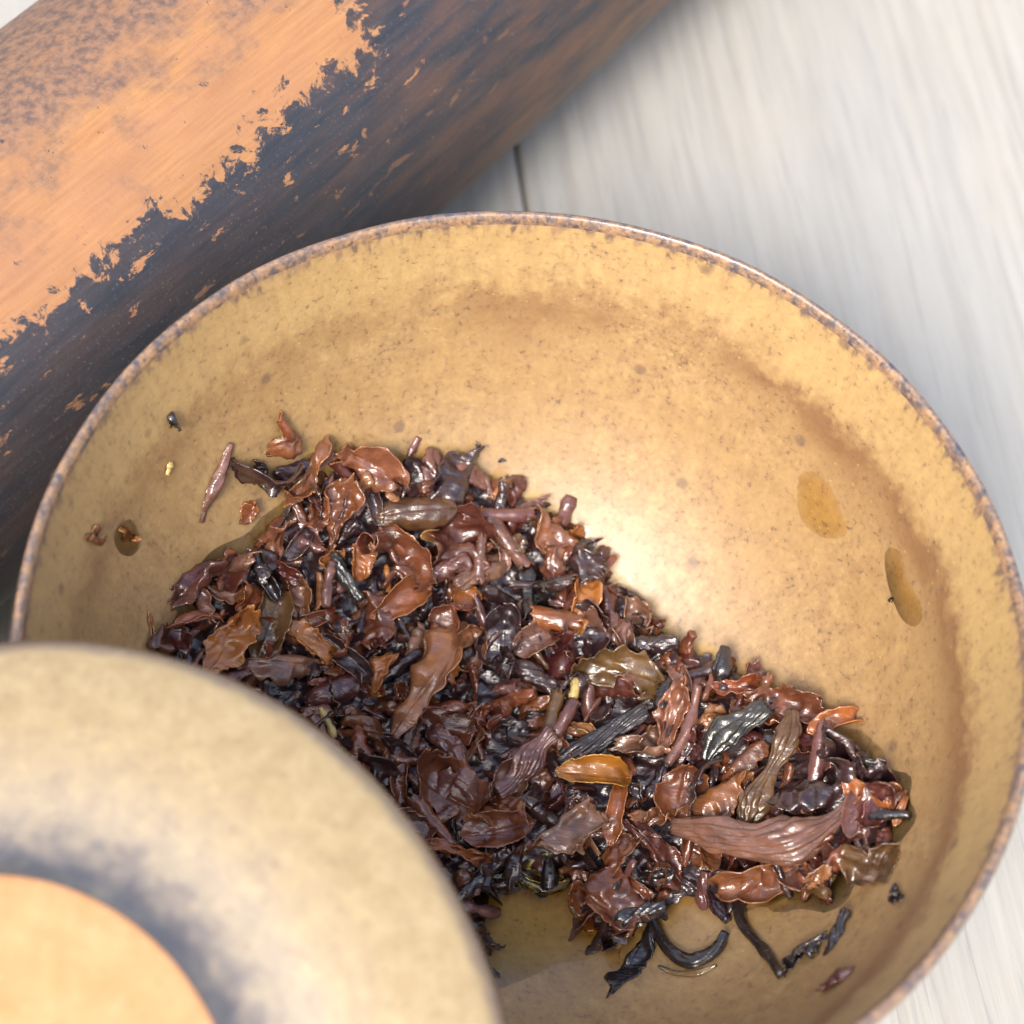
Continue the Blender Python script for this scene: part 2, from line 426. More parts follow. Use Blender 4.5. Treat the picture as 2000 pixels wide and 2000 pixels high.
# ------------------------------------------------------------------ dark tube lying behind the bowl
T_PSI = math.radians(57.41); T_C = 0.08595; T_R = 0.02791
t_u = np.array([math.cos(T_PSI), math.sin(T_PSI), 0]); t_n = np.array([-math.sin(T_PSI), math.cos(T_PSI), 0])
def tube_st(px, py):
    """pixel -> (metres along, metres round from the top towards the bowl)"""
    d = pix_ray(px, py); o = CAM
    a0, b0 = o @ t_n - T_C, o[2] - T_R; a1, b1 = d @ t_n, d[2]
    A = a1 * a1 + b1 * b1; B = a0 * a1 + b0 * b1; Cc = a0 * a0 + b0 * b0 - T_R ** 2
    k = (-B - math.sqrt(max(B * B - A * Cc, 0))) / A
    p = o + d * k
    return p @ t_u, math.atan2(-(p @ t_n - T_C), p[2] - T_R) * T_R
e = [tube_st(x, y) for x, y in ((60, 640), (210, 535), (350, 400), (470, 285), (620, 165))]
TUBE_EDGE_S = float(np.mean([q[1] for q in e]))
TUBE_END_T = float(tube_st(690, 60)[0])
smk = tube_st(150, 160)
TUBE_SMOKE = 0.62 + 55.0 * smk[1]
TUBE_BROWN = 0.5 - 11.0 * tube_st(760, 200)[0]
TUBE_LOW_T, TUBE_LOW_S = tube_st(800, 360)
TUBE_LOW_S = float(tube_st(930, 220)[1])
print('tube edge', e, TUBE_END_T, smk)
prof = []
nt, na = 60, 128
t0, t1 = -0.16, 0.22
V = []; UVs = []; F = []
for i in range(nt + 1):
    tt = t0 + (t1 - t0) * i / nt
    rr = T_R * (1 + 0.006 * math.sin(tt * 40) + 0.004 * math.sin(tt * 95 + 1))
    for j in range(na + 1):
        th = -math.pi + 2 * math.pi * j / na
        V.append((tt, -rr * math.sin(th), rr * math.cos(th)))
        UVs.append((tt, th * T_R))
for i in range(nt):
    for j in range(na):
        q = i * (na + 1) + j
        F.append((q, q + 1, q + na + 2, q + na + 1))
ri = T_R - 0.004
base_i = len(V)
for i in (0, nt):
    tt = t0 + (t1 - t0) * i / nt
    for rr, dx in ((ri, 0.0), (ri, 0.03 if i == 0 else -0.03)):
        for j in range(na + 1):
            th = -math.pi + 2 * math.pi * j / na
            V.append((tt + dx, -rr * math.sin(th), rr * math.cos(th))); UVs.append((tt, th * T_R))
W1 = na + 1
for j in range(na):
    F.append((j, base_i + j, base_i + j + 1, j + 1))
    F.append((base_i + j, base_i + W1 + j, base_i + W1 + j + 1, base_i + j + 1))
    q = nt * W1 + j
    F.append((q, q + 1, base_i + 2 * W1 + j + 1, base_i + 2 * W1 + j))
    F.append((base_i + 2 * W1 + j, base_i + 2 * W1 + j + 1, base_i + 3 * W1 + j + 1, base_i + 3 * W1 + j))
tube = mesh_obj('clay_tube', V, F, tube_material(), None, uv=UVs)
tube.location = Vector(t_n * T_C) + Vector((0, 0, T_R * 1.011))
tube.rotation_euler = (0, 0, T_PSI)
tag(tube, 'thick charred black tube worn through to orange lying behind the bowl', 'pottery tube')

# ------------------------------------------------------------------ the heap of leaves: footprint and height
def surf_point(px, py, fn):
    d = pix_ray(px, py)
    k0, k1 = 0.20, 0.36
    f0 = None
    ks = np.linspace(k0, k1, 500)
    P = CAM[None] + d[None] * ks[:, None]
    g = P[:, 2] - fn(P[:, 0], P[:, 1])
    idx = np.where(g <= 0)[0]
    i = idx[0] if len(idx) else len(ks) - 1
    if i > 0 and len(idx):
        k = ks[i - 1] + (ks[i] - ks[i - 1]) * g[i - 1] / (g[i - 1] - g[i] + 1e-12)
    else:
        k = ks[i]
    return CAM + d * k
bowl_fn = lambda x, y: bowl_z(np.hypot(x, y))
S = 2000 / 1932.0
HEAP_PX = [(335, 1180), (300, 1260), (330, 1400), (480, 1560), (650, 1720), (780, 1830), (880, 1890), (925, 1830), (940, 1700), (1060, 1690), (1110, 1770), (1170, 1815), (1215, 1770), (1290, 1712),
           (1420, 1705), (1570, 1695), (1625, 1620), (1695, 1580), (1705, 1500), (1650, 1445), (1600, 1390), (1530, 1335), (1450, 1285), (1380, 1250), (1280, 1205), (1200, 1130), (1130, 1065),
           (1060, 975), (960, 915), (880, 885), (780, 870), (650, 862), (590, 890), (545, 945), (480, 1025), (430, 1055), (390, 1095)]
HEAP_PX = [(x * S, y * S) for x, y in HEAP_PX]
HEAP = np.array([surf_point(x, y, bowl_fn)[:2] for x, y in HEAP_PX])
def poly_dist(x, y):
    """signed distance to the heap outline, positive inside"""
    x = np.atleast_1d(np.asarray(x, float)); y = np.atleast_1d(np.asarray(y, float))
    A = HEAP; B = np.roll(HEAP, -1, 0)
    px, py = x[..., None], y[..., None]
    ex, ey = B[:, 0] - A[:, 0], B[:, 1] - A[:, 1]
    t = np.clip(((px - A[:, 0]) * ex + (py - A[:, 1]) * ey) / (ex * ex + ey * ey), 0, 1)
    d = np.sqrt((px - A[:, 0] - t * ex) ** 2 + (py - A[:, 1] - t * ey) ** 2).min(-1)
    c = ((A[:, 1] > py) != (B[:, 1] > py)) & (px < (B[:, 0] - A[:, 0]) * (py - A[:, 1]) / (B[:, 1] - A[:, 1] + 1e-15) + A[:, 0])
    ins = (c.sum(-1) % 2) == 1
    return np.where(ins, d, -d)
HT = 0.0062
def mound(x, y):
    d = poly_dist(x, y)
    q = np.clip(d / 0.011, 0, 1)
    return HT * np.sqrt(q * (2 - q)) * (d > 0)
heap_fn = lambda x, y: bowl_z(np.hypot(x, y)) + mound(x, y).reshape(np.shape(x))

def heap_normal(p, fn=heap_fn):
    e = 0.0012
    xs = np.array([p[0] + e, p[0] - e, p[0], p[0]]); ys = np.array([p[1], p[1], p[1] + e, p[1] - e])
    z = fn(xs, ys)
    n = np.array([-(z[0] - z[1]) / (2 * e), -(z[2] - z[3]) / (2 * e), 1.0])
    return n / np.linalg.norm(n)

# ------------------------------------------------------------------ leaf materials
def leaf_material(name, col, dark, edge, trans=0.22, rough=0.30, coat=0.85):
    m = NT(name)
    v = m.obj()
    rnd = m.n('ShaderNodeObjectInfo').outputs['Random']
    va = m.n('ShaderNodeVectorMath', operation='ADD'); m.l(v, va.inputs[0])
    cb = m.n('ShaderNodeCombineXYZ'); m.put(cb.inputs[0], m.math('MULTIPLY', rnd, 0.7)); m.put(cb.inputs[1], m.math('MULTIPLY', rnd, 0.31))
    m.l(cb.outputs[0], va.inputs[1]); v2 = va.outputs[0]
    mid = m.noise(v2, 330, 4, 0.6)
    vein = m.noise(m.mapv(v2, (0.25, 1.2, 0.6)), 900, 4, 0.6, 0.4)
    fine = m.noise(v2, 2600, 3, 0.6)
    base = m.mix(m.ramp(mid, [(0.34, 0.0), (0.64, 1.0)]), dark, col)
    base = m.mix(m.math('MULTIPLY', m.ramp(vein, [(0.30, 1.0), (0.45, 0.0)]), 0.45), base, tuple(c * 0.5 for c in dark))
    at = m.n('ShaderNodeAttribute', attribute_name='edge').outputs['Fac']
    base = m.mix(m.ramp(at, [(0.88, 0.0), (1.0, 0.38)]), base, edge)
    hue = m.n('ShaderNodeHueSaturation'); m.put(hue.inputs['Value'], m.math('ADD', 0.8, m.math('MULTIPLY', rnd, 0.4))); m.put(hue.inputs['Hue'], m.math('ADD', 0.49, m.math('MULTIPLY', rnd, 0.022)))
    m.l(base, hue.inputs['Color']); base = hue.outputs[0]
    h = m.math('ADD', m.math('MULTIPLY', vein, 0.8), m.math('ADD', m.math('MULTIPLY', fine, 0.25), m.math('MULTIPLY', mid, 0.5)))
    nb = m.bump(h, 0.6, 0.00045)
    nc = m.bump(m.math('ADD', m.math('MULTIPLY', vein, 0.9), m.math('ADD', m.math('MULTIPLY', mid, 0.8), m.math('MULTIPLY', fine, 0.18))), 0.42, 0.00042)
    m.set(base=base, rough=rough + 0.08, spec=0.3, normal=nb, coat=1.0, coatr=0.035, coatn=nc)
    m.p.inputs['Coat IOR'].default_value = 1.68
    tr = m.n('ShaderNodeBsdfTranslucent'); m.l(m.mix(0.35, base, edge), tr.inputs[0])
    mx = m.n('ShaderNodeMixShader'); mx.inputs[0].default_value = trans
    m.l(m.p.outputs[0], mx.inputs[1]); m.l(tr.outputs[0], mx.inputs[2]); m.l(mx.outputs[0], m.out.inputs[0])
    return m.m
LM = {
    'chestnut brown': leaf_material('leaf_chestnut', (0.241, 0.077, 0.030), (0.117, 0.037, 0.020), (0.496, 0.202, 0.076)),
    'rust red': leaf_material('leaf_rust', (0.320, 0.087, 0.030), (0.160, 0.042, 0.017), (0.534, 0.207, 0.074)),
    'deep red': leaf_material('leaf_red', (0.129, 0.031, 0.019), (0.064, 0.017, 0.013), (0.327, 0.118, 0.049)),
    'dark plum': leaf_material('leaf_plum', (0.054, 0.024, 0.023), (0.024, 0.011, 0.014), (0.166, 0.072, 0.041), 0.12),
    'amber': leaf_material('leaf_amber', (0.544, 0.197, 0.053), (0.320, 0.103, 0.030), (0.768, 0.352, 0.104), 0.35),
    'orange': leaf_material('leaf_orange', (0.42, 0.135, 0.014), (0.20, 0.055, 0.008), (0.800, 0.406, 0.072), 0.35),
    'tan brown': leaf_material('leaf_tan', (0.398, 0.172, 0.073), (0.209, 0.081, 0.036), (0.674, 0.322, 0.131)),
    'olive brown': leaf_material('leaf_olive', (0.155, 0.074, 0.028), (0.077, 0.035, 0.014), (0.260, 0.131, 0.050)),
    'taupe': leaf_material('leaf_taupe', (0.255, 0.116, 0.076), (0.123, 0.054, 0.036), (0.496, 0.238, 0.114)),
    'mauve brown': leaf_material('leaf_mauve', (0.207, 0.086, 0.070), (0.117, 0.045, 0.037), (0.442, 0.190, 0.096), 0.15),
    'near-black': leaf_material('leaf_black', (0.024, 0.015, 0.013), (0.010, 0.007, 0.008), (0.075, 0.038, 0.022), 0.06, 0.34, 0.7),
    'slate green': leaf_material('leaf_slate', (0.050, 0.046, 0.036), (0.022, 0.022, 0.020), (0.110, 0.090, 0.060), 0.1),
    'pale yellow': leaf_material('leaf_yellow', (0.800, 0.638, 0.246), (0.609, 0.392, 0.116), (0.800, 0.783, 0.362), 0.3),
}

# ------------------------------------------------------------------ leaf shapes (local: x along, y across, z up; metres)
class Waves:
    def __init__(self, rng, n=7, f=1.0, spread=1.6):
        k = rng.uniform(-1, 1, (n, 2)); k /= np.linalg.norm(k, axis=1, keepdims=True) + 1e-9
        self.k = k * (f * rng.uniform(1 / spread, spread, (n, 1))); self.p = rng.uniform(0, 6.283, n); self.a = rng.uniform(0.5, 1, n); self.a /= np.sqrt((self.a ** 2).sum() / 1.6)
    def __call__(self, x, y):
        return (self.a * np.sin(x[..., None] * self.k[:, 0] + y[..., None] * self.k[:, 1] + self.p)).sum(-1)

def bend(P, ang, s0, r, tmax, sign=1.0):
    d = np.array([math.cos(ang), math.sin(ang)])
    s = P[:, 0] * d[0] + P[:, 1] * d[1] - s0
    r = np.broadcast_to(np.asarray(r, float), s.shape)
    th = np.clip(s / r, 0, tmax)
    ex = np.maximum(s - r * th, 0)
    z = P[:, 2] * sign
    ns = (r - z) * np.sin(th) + ex * np.cos(th)
    nz = r - (r - z) * np.cos(th) + ex * np.sin(th)
    ds = np.where(s > 0, ns - s, 0)
    Q = P.copy()
    Q[:, 0] += ds * d[0]; Q[:, 1] += ds * d[1]
    Q[:, 2] = np.where(s > 0, nz, z) * sign
    return Q

def grid_faces(nu, nv):
    return [(i * nv + j, (i + 1) * nv + j, (i + 1) * nv + j + 1, i * nv + j + 1) for i in range(nu - 1) for j in range(nv - 1)]

def sheet(rng, L, W, kind):
    big = max(L, W)
    nu = int(np.clip(L / 0.00022, 16, 40)); nv = int(np.clip(W / 0.00022, 14, 32))
    u = np.linspace(-1, 1, nu); v = np.linspace(-1, 1, nv)
    U, Vv = [a.ravel() for a in np.meshgrid(u, v, indexing='ij')]
    wv = Waves(rng, 6, 2.2); hi = Waves(rng, 8, 9.0); rag = Waves(rng, 8, 17.0)
    if kind in ('pod', 'oval'):
        wid = (1 - np.abs(U) ** 2.2) ** 0.75 * (0.92 + 0.12 * wv(U, U * 0)) + 0.03
        X = L / 2 * U; Y = W / 2 * Vv * wid
        Y = Y + W * 0.02 * rag(U * 2, Vv) * np.abs(Vv) ** 5
    else:
        wid = (1 - 0.55 * np.abs(U) ** 4) * (0.86 + 0.17 * wv(U, Vv * 0.3))
        X = L / 2 * U * (1 + 0.14 * wv(Vv * 0.8, U * 0.2 + 3)) * (1 - 0.25 * np.abs(Vv) ** 4)
        Y = W / 2 * Vv * wid
        Y = Y + W * (0.030 * hi(U, Vv) + 0.028 * rag(U, Vv)) * np.abs(Vv) ** 4
        X = X + L * (0.030 * hi(Vv, U + 5) + 0.028 * rag(Vv, U + 2)) * np.abs(U) ** 4
    edge = np.maximum(np.abs(U), np.abs(Vv)) ** 1.5
    wr = Waves(rng, 6, 2.6 / 1.0); wr2 = Waves(rng, 8, 8.0)
    sx, sy = X / big * 2, Y / big * 2
    amp = {'pod': 0.012, 'oval': 0.02, 'torn': 0.058, 'crumple': 0.085, 'roll': 0.016, 'cup': 0.022, 'fold': 0.05}[kind] * big
    Z = amp * (wr(sx, sy) + 0.55 * (1 - np.abs(wr2(sx, sy))))
    # the midrib and side veins
    if kind in ('pod', 'oval', 'torn', 'fold', 'cup'):
        mr = rng.uniform(-0.25, 0.25) if kind != 'pod' else 0.1
        Z = Z - 0.018 * big * np.exp(-((Vv - mr) / 0.07) ** 2)
        sv = np.sin((U * rng.uniform(9, 13) + np.abs(Vv - mr) * 5))
        Z = Z + 0.006 * big * sv
    P = np.stack([X, Y, Z], -1)
    R = rng.uniform
    if kind == 'pod':
        P = bend(P, math.pi / 2, 0.02 * W, 0.30 * W, 1.7, -1); P = bend(P, -math.pi / 2, 0.02 * W, 0.30 * W, 1.7, -1)
        P = bend(P, 0, 0.1 * L, 0.9 * L, 0.5, -1); P = bend(P, math.pi, 0.1 * L, 0.9 * L, 0.5, -1)
    elif kind == 'oval':
        P = bend(P, math.pi / 2 + R(-.2, .2), 0.02 * W, R(.18, .4) * W, R(.7, 1.6), 1); P = bend(P, -math.pi / 2 + R(-.2, .2), 0.02 * W, R(.18, .4) * W, R(.7, 1.6), 1)
        P = bend(P, R(-.3, .3), 0.05 * L, R(.3, .8) * L, R(.4, 1.0), -1)
    elif kind == 'cup':
        for a in (0.4, 2.0, 3.6, 5.1):
            P = bend(P, a + R(-.3, .3), R(.08, .2) * W, R(.16, .3) * W, R(1.0, 1.9), 1)
    elif kind == 'roll':
        r = 0.13 * W * (1 + 0.35 * U * R(-1, 1)) * (1.0 + 0.05 * wv(U * 2, U * 0))
        P[:, 1] += W * 0.35
        P = bend(P, math.pi / 2 + R(-.12, .12), -0.02 * W, r, R(4.2, 6.4), 1)
        P[:, 1] -= W * 0.25
        P = bend(P, R(-.3, .3), R(0, .2) * L, R(.5, 1.2) * L, R(.2, .7), R(0, 1) > .5 and 1 or -1)
    elif kind == 'fold':
        P = bend(P, math.pi / 2 + R(-.35, .35), R(-.06, .1) * W, R(.04, .10) * W, R(1.6, 2.7), -1)
        P = bend(P, -math.pi / 2 + R(-.4, .4), R(.18, .3) * W, R(.07, .14) * W, R(.8, 2.2), R(0, 1) > .5 and 1 or -1)
        P = bend(P, R(-.5, .5), R(0, .2) * L, R(.2, .6) * L, R(.3, 1.1), R(0, 1) > .4 and -1 or 1)
    elif kind == 'torn':
        P = bend(P, math.pi / 2 + R(-.5, .5), R(.02, .2) * W, R(.07, .22) * W, R(.7, 2.6), R(0, 1) > .35 and 1 or -1)
        P = bend(P, -math.pi / 2 + R(-.5, .5), R(.02, .2) * W, R(.07, .25) * W, R(.6, 2.2), R(0, 1) > .35 and 1 or -1)
        P = bend(P, R(-.6, .6), R(0.05, .25) * L, R(.12, .4) * L, R(.4, 1.5), R(0, 1) > .5 and -1 or 1)
        P = bend(P, math.pi + R(-.6, .6), R(0.1, .3) * L, R(.12, .4) * L, R(.3, 1.3), R(0, 1) > .5 and -1 or 1)
    else:
        for k in range(6):
            P = bend(P, R(0, 6.283), R(-.02, .25) * big, R(.05, .14) * big, R(.8, 2.4), R(0, 1) > .45 and 1 or -1)
    P = P - P.mean(0)
    return P, grid_faces(nu, nv), edge, True

def strand(rng, path, rad, pleats=4, depth=0.4, twist=3.0, flat=0.75, taper=0.5, flare=0.0):
    """a rolled leaf or stem along a 3-D path"""
    path = np.asarray(path)
    n = len(path); ns = 22 if depth < 0.15 else (64 if pleats > 6 else 36)
    T = np.gradient(path, axis=0); T /= np.linalg.norm(T, axis=1, keepdims=True) + 1e-12
    up = np.array([0, 0, 1.0])
    V = []; E = []
    t = np.linspace(0, 1, n)
    ph0 = rng.uniform(0, 6.28)
    w1 = Waves(rng, 6, 3.0); w2 = Waves(rng, 6, 7.0)
    phi = np.linspace(0, 2 * np.pi, ns, endpoint=False)
    for i in range(n):
        a = T[i]; b = np.cross(up, a)
        if np.linalg.norm(b) < 1e-6: b = np.array([1.0, 0, 0])
        b /= np.linalg.norm(b); c = np.cross(a, b)
        end = min(t[i], 1 - t[i]) * 2
        k = taper + (1 - taper) * min(1, end * 2.2) ** 0.6
        if t[i] > 0.8: k += flare * (t[i] - 0.8) * 5
        lump = 1 + (0.26 if pleats > 6 else 0.16) * w1(np.array(t[i] * 4), np.array(0.0))
        q = phi + ph0 + twist * t[i]
        prof = 1 - depth + depth * np.abs(np.cos(q * pleats / 2 + 1.3 * np.sin(q + 4 * t[i] + ph0) + 0.8 * np.sin(2 * q - 3 * t[i]))) ** 0.7 * (0.8 + 0.25 * np.sin(q + 1))
        prof = prof * (1 + 0.07 * w2(np.cos(phi) + t[i] * 5, np.sin(phi)))
        r = rad * k * lump * prof
        V.append(path[i] + (r * np.cos(phi))[:, None] * b + (flat * r * np.sin(phi))[:, None] * c)
        E.append(np.full(ns, 1.0 if i in (0, n - 1) else 0.0) + 0.9 * (prof > prof.max() * 0.97) * (depth > 0.3) * 0.9)
    V = np.vstack(V); E = np.concatenate(E).clip(0, 1)
    F = [(i * ns + j, i * ns + (j + 1) % ns, (i + 1) * ns + (j + 1) % ns, (i + 1) * ns + j) for i in range(n - 1) for j in range(ns)]
    b0 = len(V)
    V = np.vstack([V, path[0] + T[0] * rad * 0.05, path[-1] - T[-1] * rad * 0.1]); E = np.append(E, [0.6, 0.6])
    F += [(b0, (j + 1) % ns, j) for j in range(ns)] + [(b0 + 1, (n - 1) * ns + j, (n - 1) * ns + (j + 1) % ns) for j in range(ns)]
    return V, F, E, False

def bowl_slope(r):
    return (bowl_z(r + 2e-4) - bowl_z(np.maximum(r - 2e-4, 0))) / 4e-4

def clear_bowl(V, gap=0.00016):
    """nothing sinks into the bowl: push vertices out along the wall's normal"""
    V = np.array(V)
    for _ in range(4):
        r = np.hypot(V[:, 0], V[:, 1]) + 1e-9
        sl = bowl_slope(r)
        d = np.maximum(bowl_z(r) + gap * np.sqrt(1 + sl * sl) - V[:, 2], 0)
        k = d / (1 + sl * sl)
        nr = r - k * sl
        V[:, 0] *= nr / r; V[:, 1] *= nr / r
        V[:, 2] += k
    return V

LEAVES = []
def finish(name, V, F, E, thick, colour, world_c):
    V = clear_bowl(np.asarray(V))
    o = mesh_obj(name, V - world_c, F, LM[colour], None, attrs={'edge': E})
    o.location = world_c
    if thick:
        s = o.modifiers.new('thickness', 'SOLIDIFY'); s.thickness = 0.00014; s.offset = 0.0
    return o

def place(rng, px, py, Lp, Wp, ang, shape, colour, lift=0.0, tilt=0.35, face=0.45, fn=heap_fn):
    c = surf_point(px, py, fn)
    dist = np.linalg.norm(c - CAM)
    mpp = dist / FPX
    a = math.radians(ang)
    n = heap_normal(c, fn)
    vw = CAM - c; vw /= np.linalg.norm(vw)
    n = n * (1 - face) + vw * face + rng.normal(0, tilt, 3) * 0.5
    n /= np.linalg.norm(n)
    t = RT * math.cos(a) + UP * math.sin(a)
    d = vw                                             # tangent in the leaf plane that projects along the wanted direction
    t = t - d * (t @ n) / (d @ n)
    t /= np.linalg.norm(t)
    b = np.cross(n, t)
    L, W = Lp * mpp, Wp * mpp * (0.9 if shape in ('torn', 'oval', 'cup') else 1.0)
    M = np.stack([t, b, n], 0)
    c = c + n * lift * 0.001
    if shape in ('twist', 'stem', 'ribbed'):
        m = max(14, int(L / 0.00030))
        s = np.linspace(-0.5, 0.5, m)
        bx = Waves(rng, 4, 3.0); k = {'stem': 0.10, 'twist': 0.15, 'ribbed': 0.24}[shape]
        path = np.stack([s * L, k * L * (bx(s, s * 0) - bx(s * 0, s * 0)) * 0.5, 0.05 * L * bx(s + 5, s * 0)], -1)
        if shape == 'stem': V, F, E, th = strand(rng, path, W / 2, 3, 0.08, 1.0, 0.9, 0.7)
        elif shape == 'ribbed': V, F, E, th = strand(rng, path, W / 2 * 1.15, int(rng.integers(8, 12)), 0.42, rng.uniform(0.6, 1.6), 0.62, 0.55, 0.15)
        else: V, F, E, th = strand(rng, path, W / 2 * 1.15, int(rng.integers(3, 6)), 0.45, rng.uniform(1, 4), 0.75, 0.45, rng.uniform(0, 0.3))
    else:
        k = {'pod': 1.25, 'oval': 1.3, 'torn': 1.35, 'crumple': 1.7, 'roll': 2.6, 'cup': 1.6, 'fold': 1.55}[shape]
        kl = {'pod': 1.05, 'oval': 1.12, 'torn': 1.25, 'crumple': 1.6, 'roll': 1.05, 'cup': 1.5, 'fold': 1.15}[shape]
        V, F, E, th = sheet(rng, L * kl, W * k, shape)
    V = V @ M + c
    return V, F, E, th, c

NAMES = {'twist': 'twisted_tea_leaf', 'ribbed': 'ribbed_tea_leaf', 'stem': 'tea_stalk', 'roll': 'rolled_tea_leaf', 'fold': 'folded_tea_leaf', 'cup': 'cupped_tea_leaf', 'crumple': 'crumpled_tea_leaf',
         'torn': 'torn_tea_leaf', 'oval': 'tea_leaf', 'pod': 'tea_leaf'}
GROUP = 'wet tea leaves heaped in the bowl'
LANDMARKS = []
_used_px = []

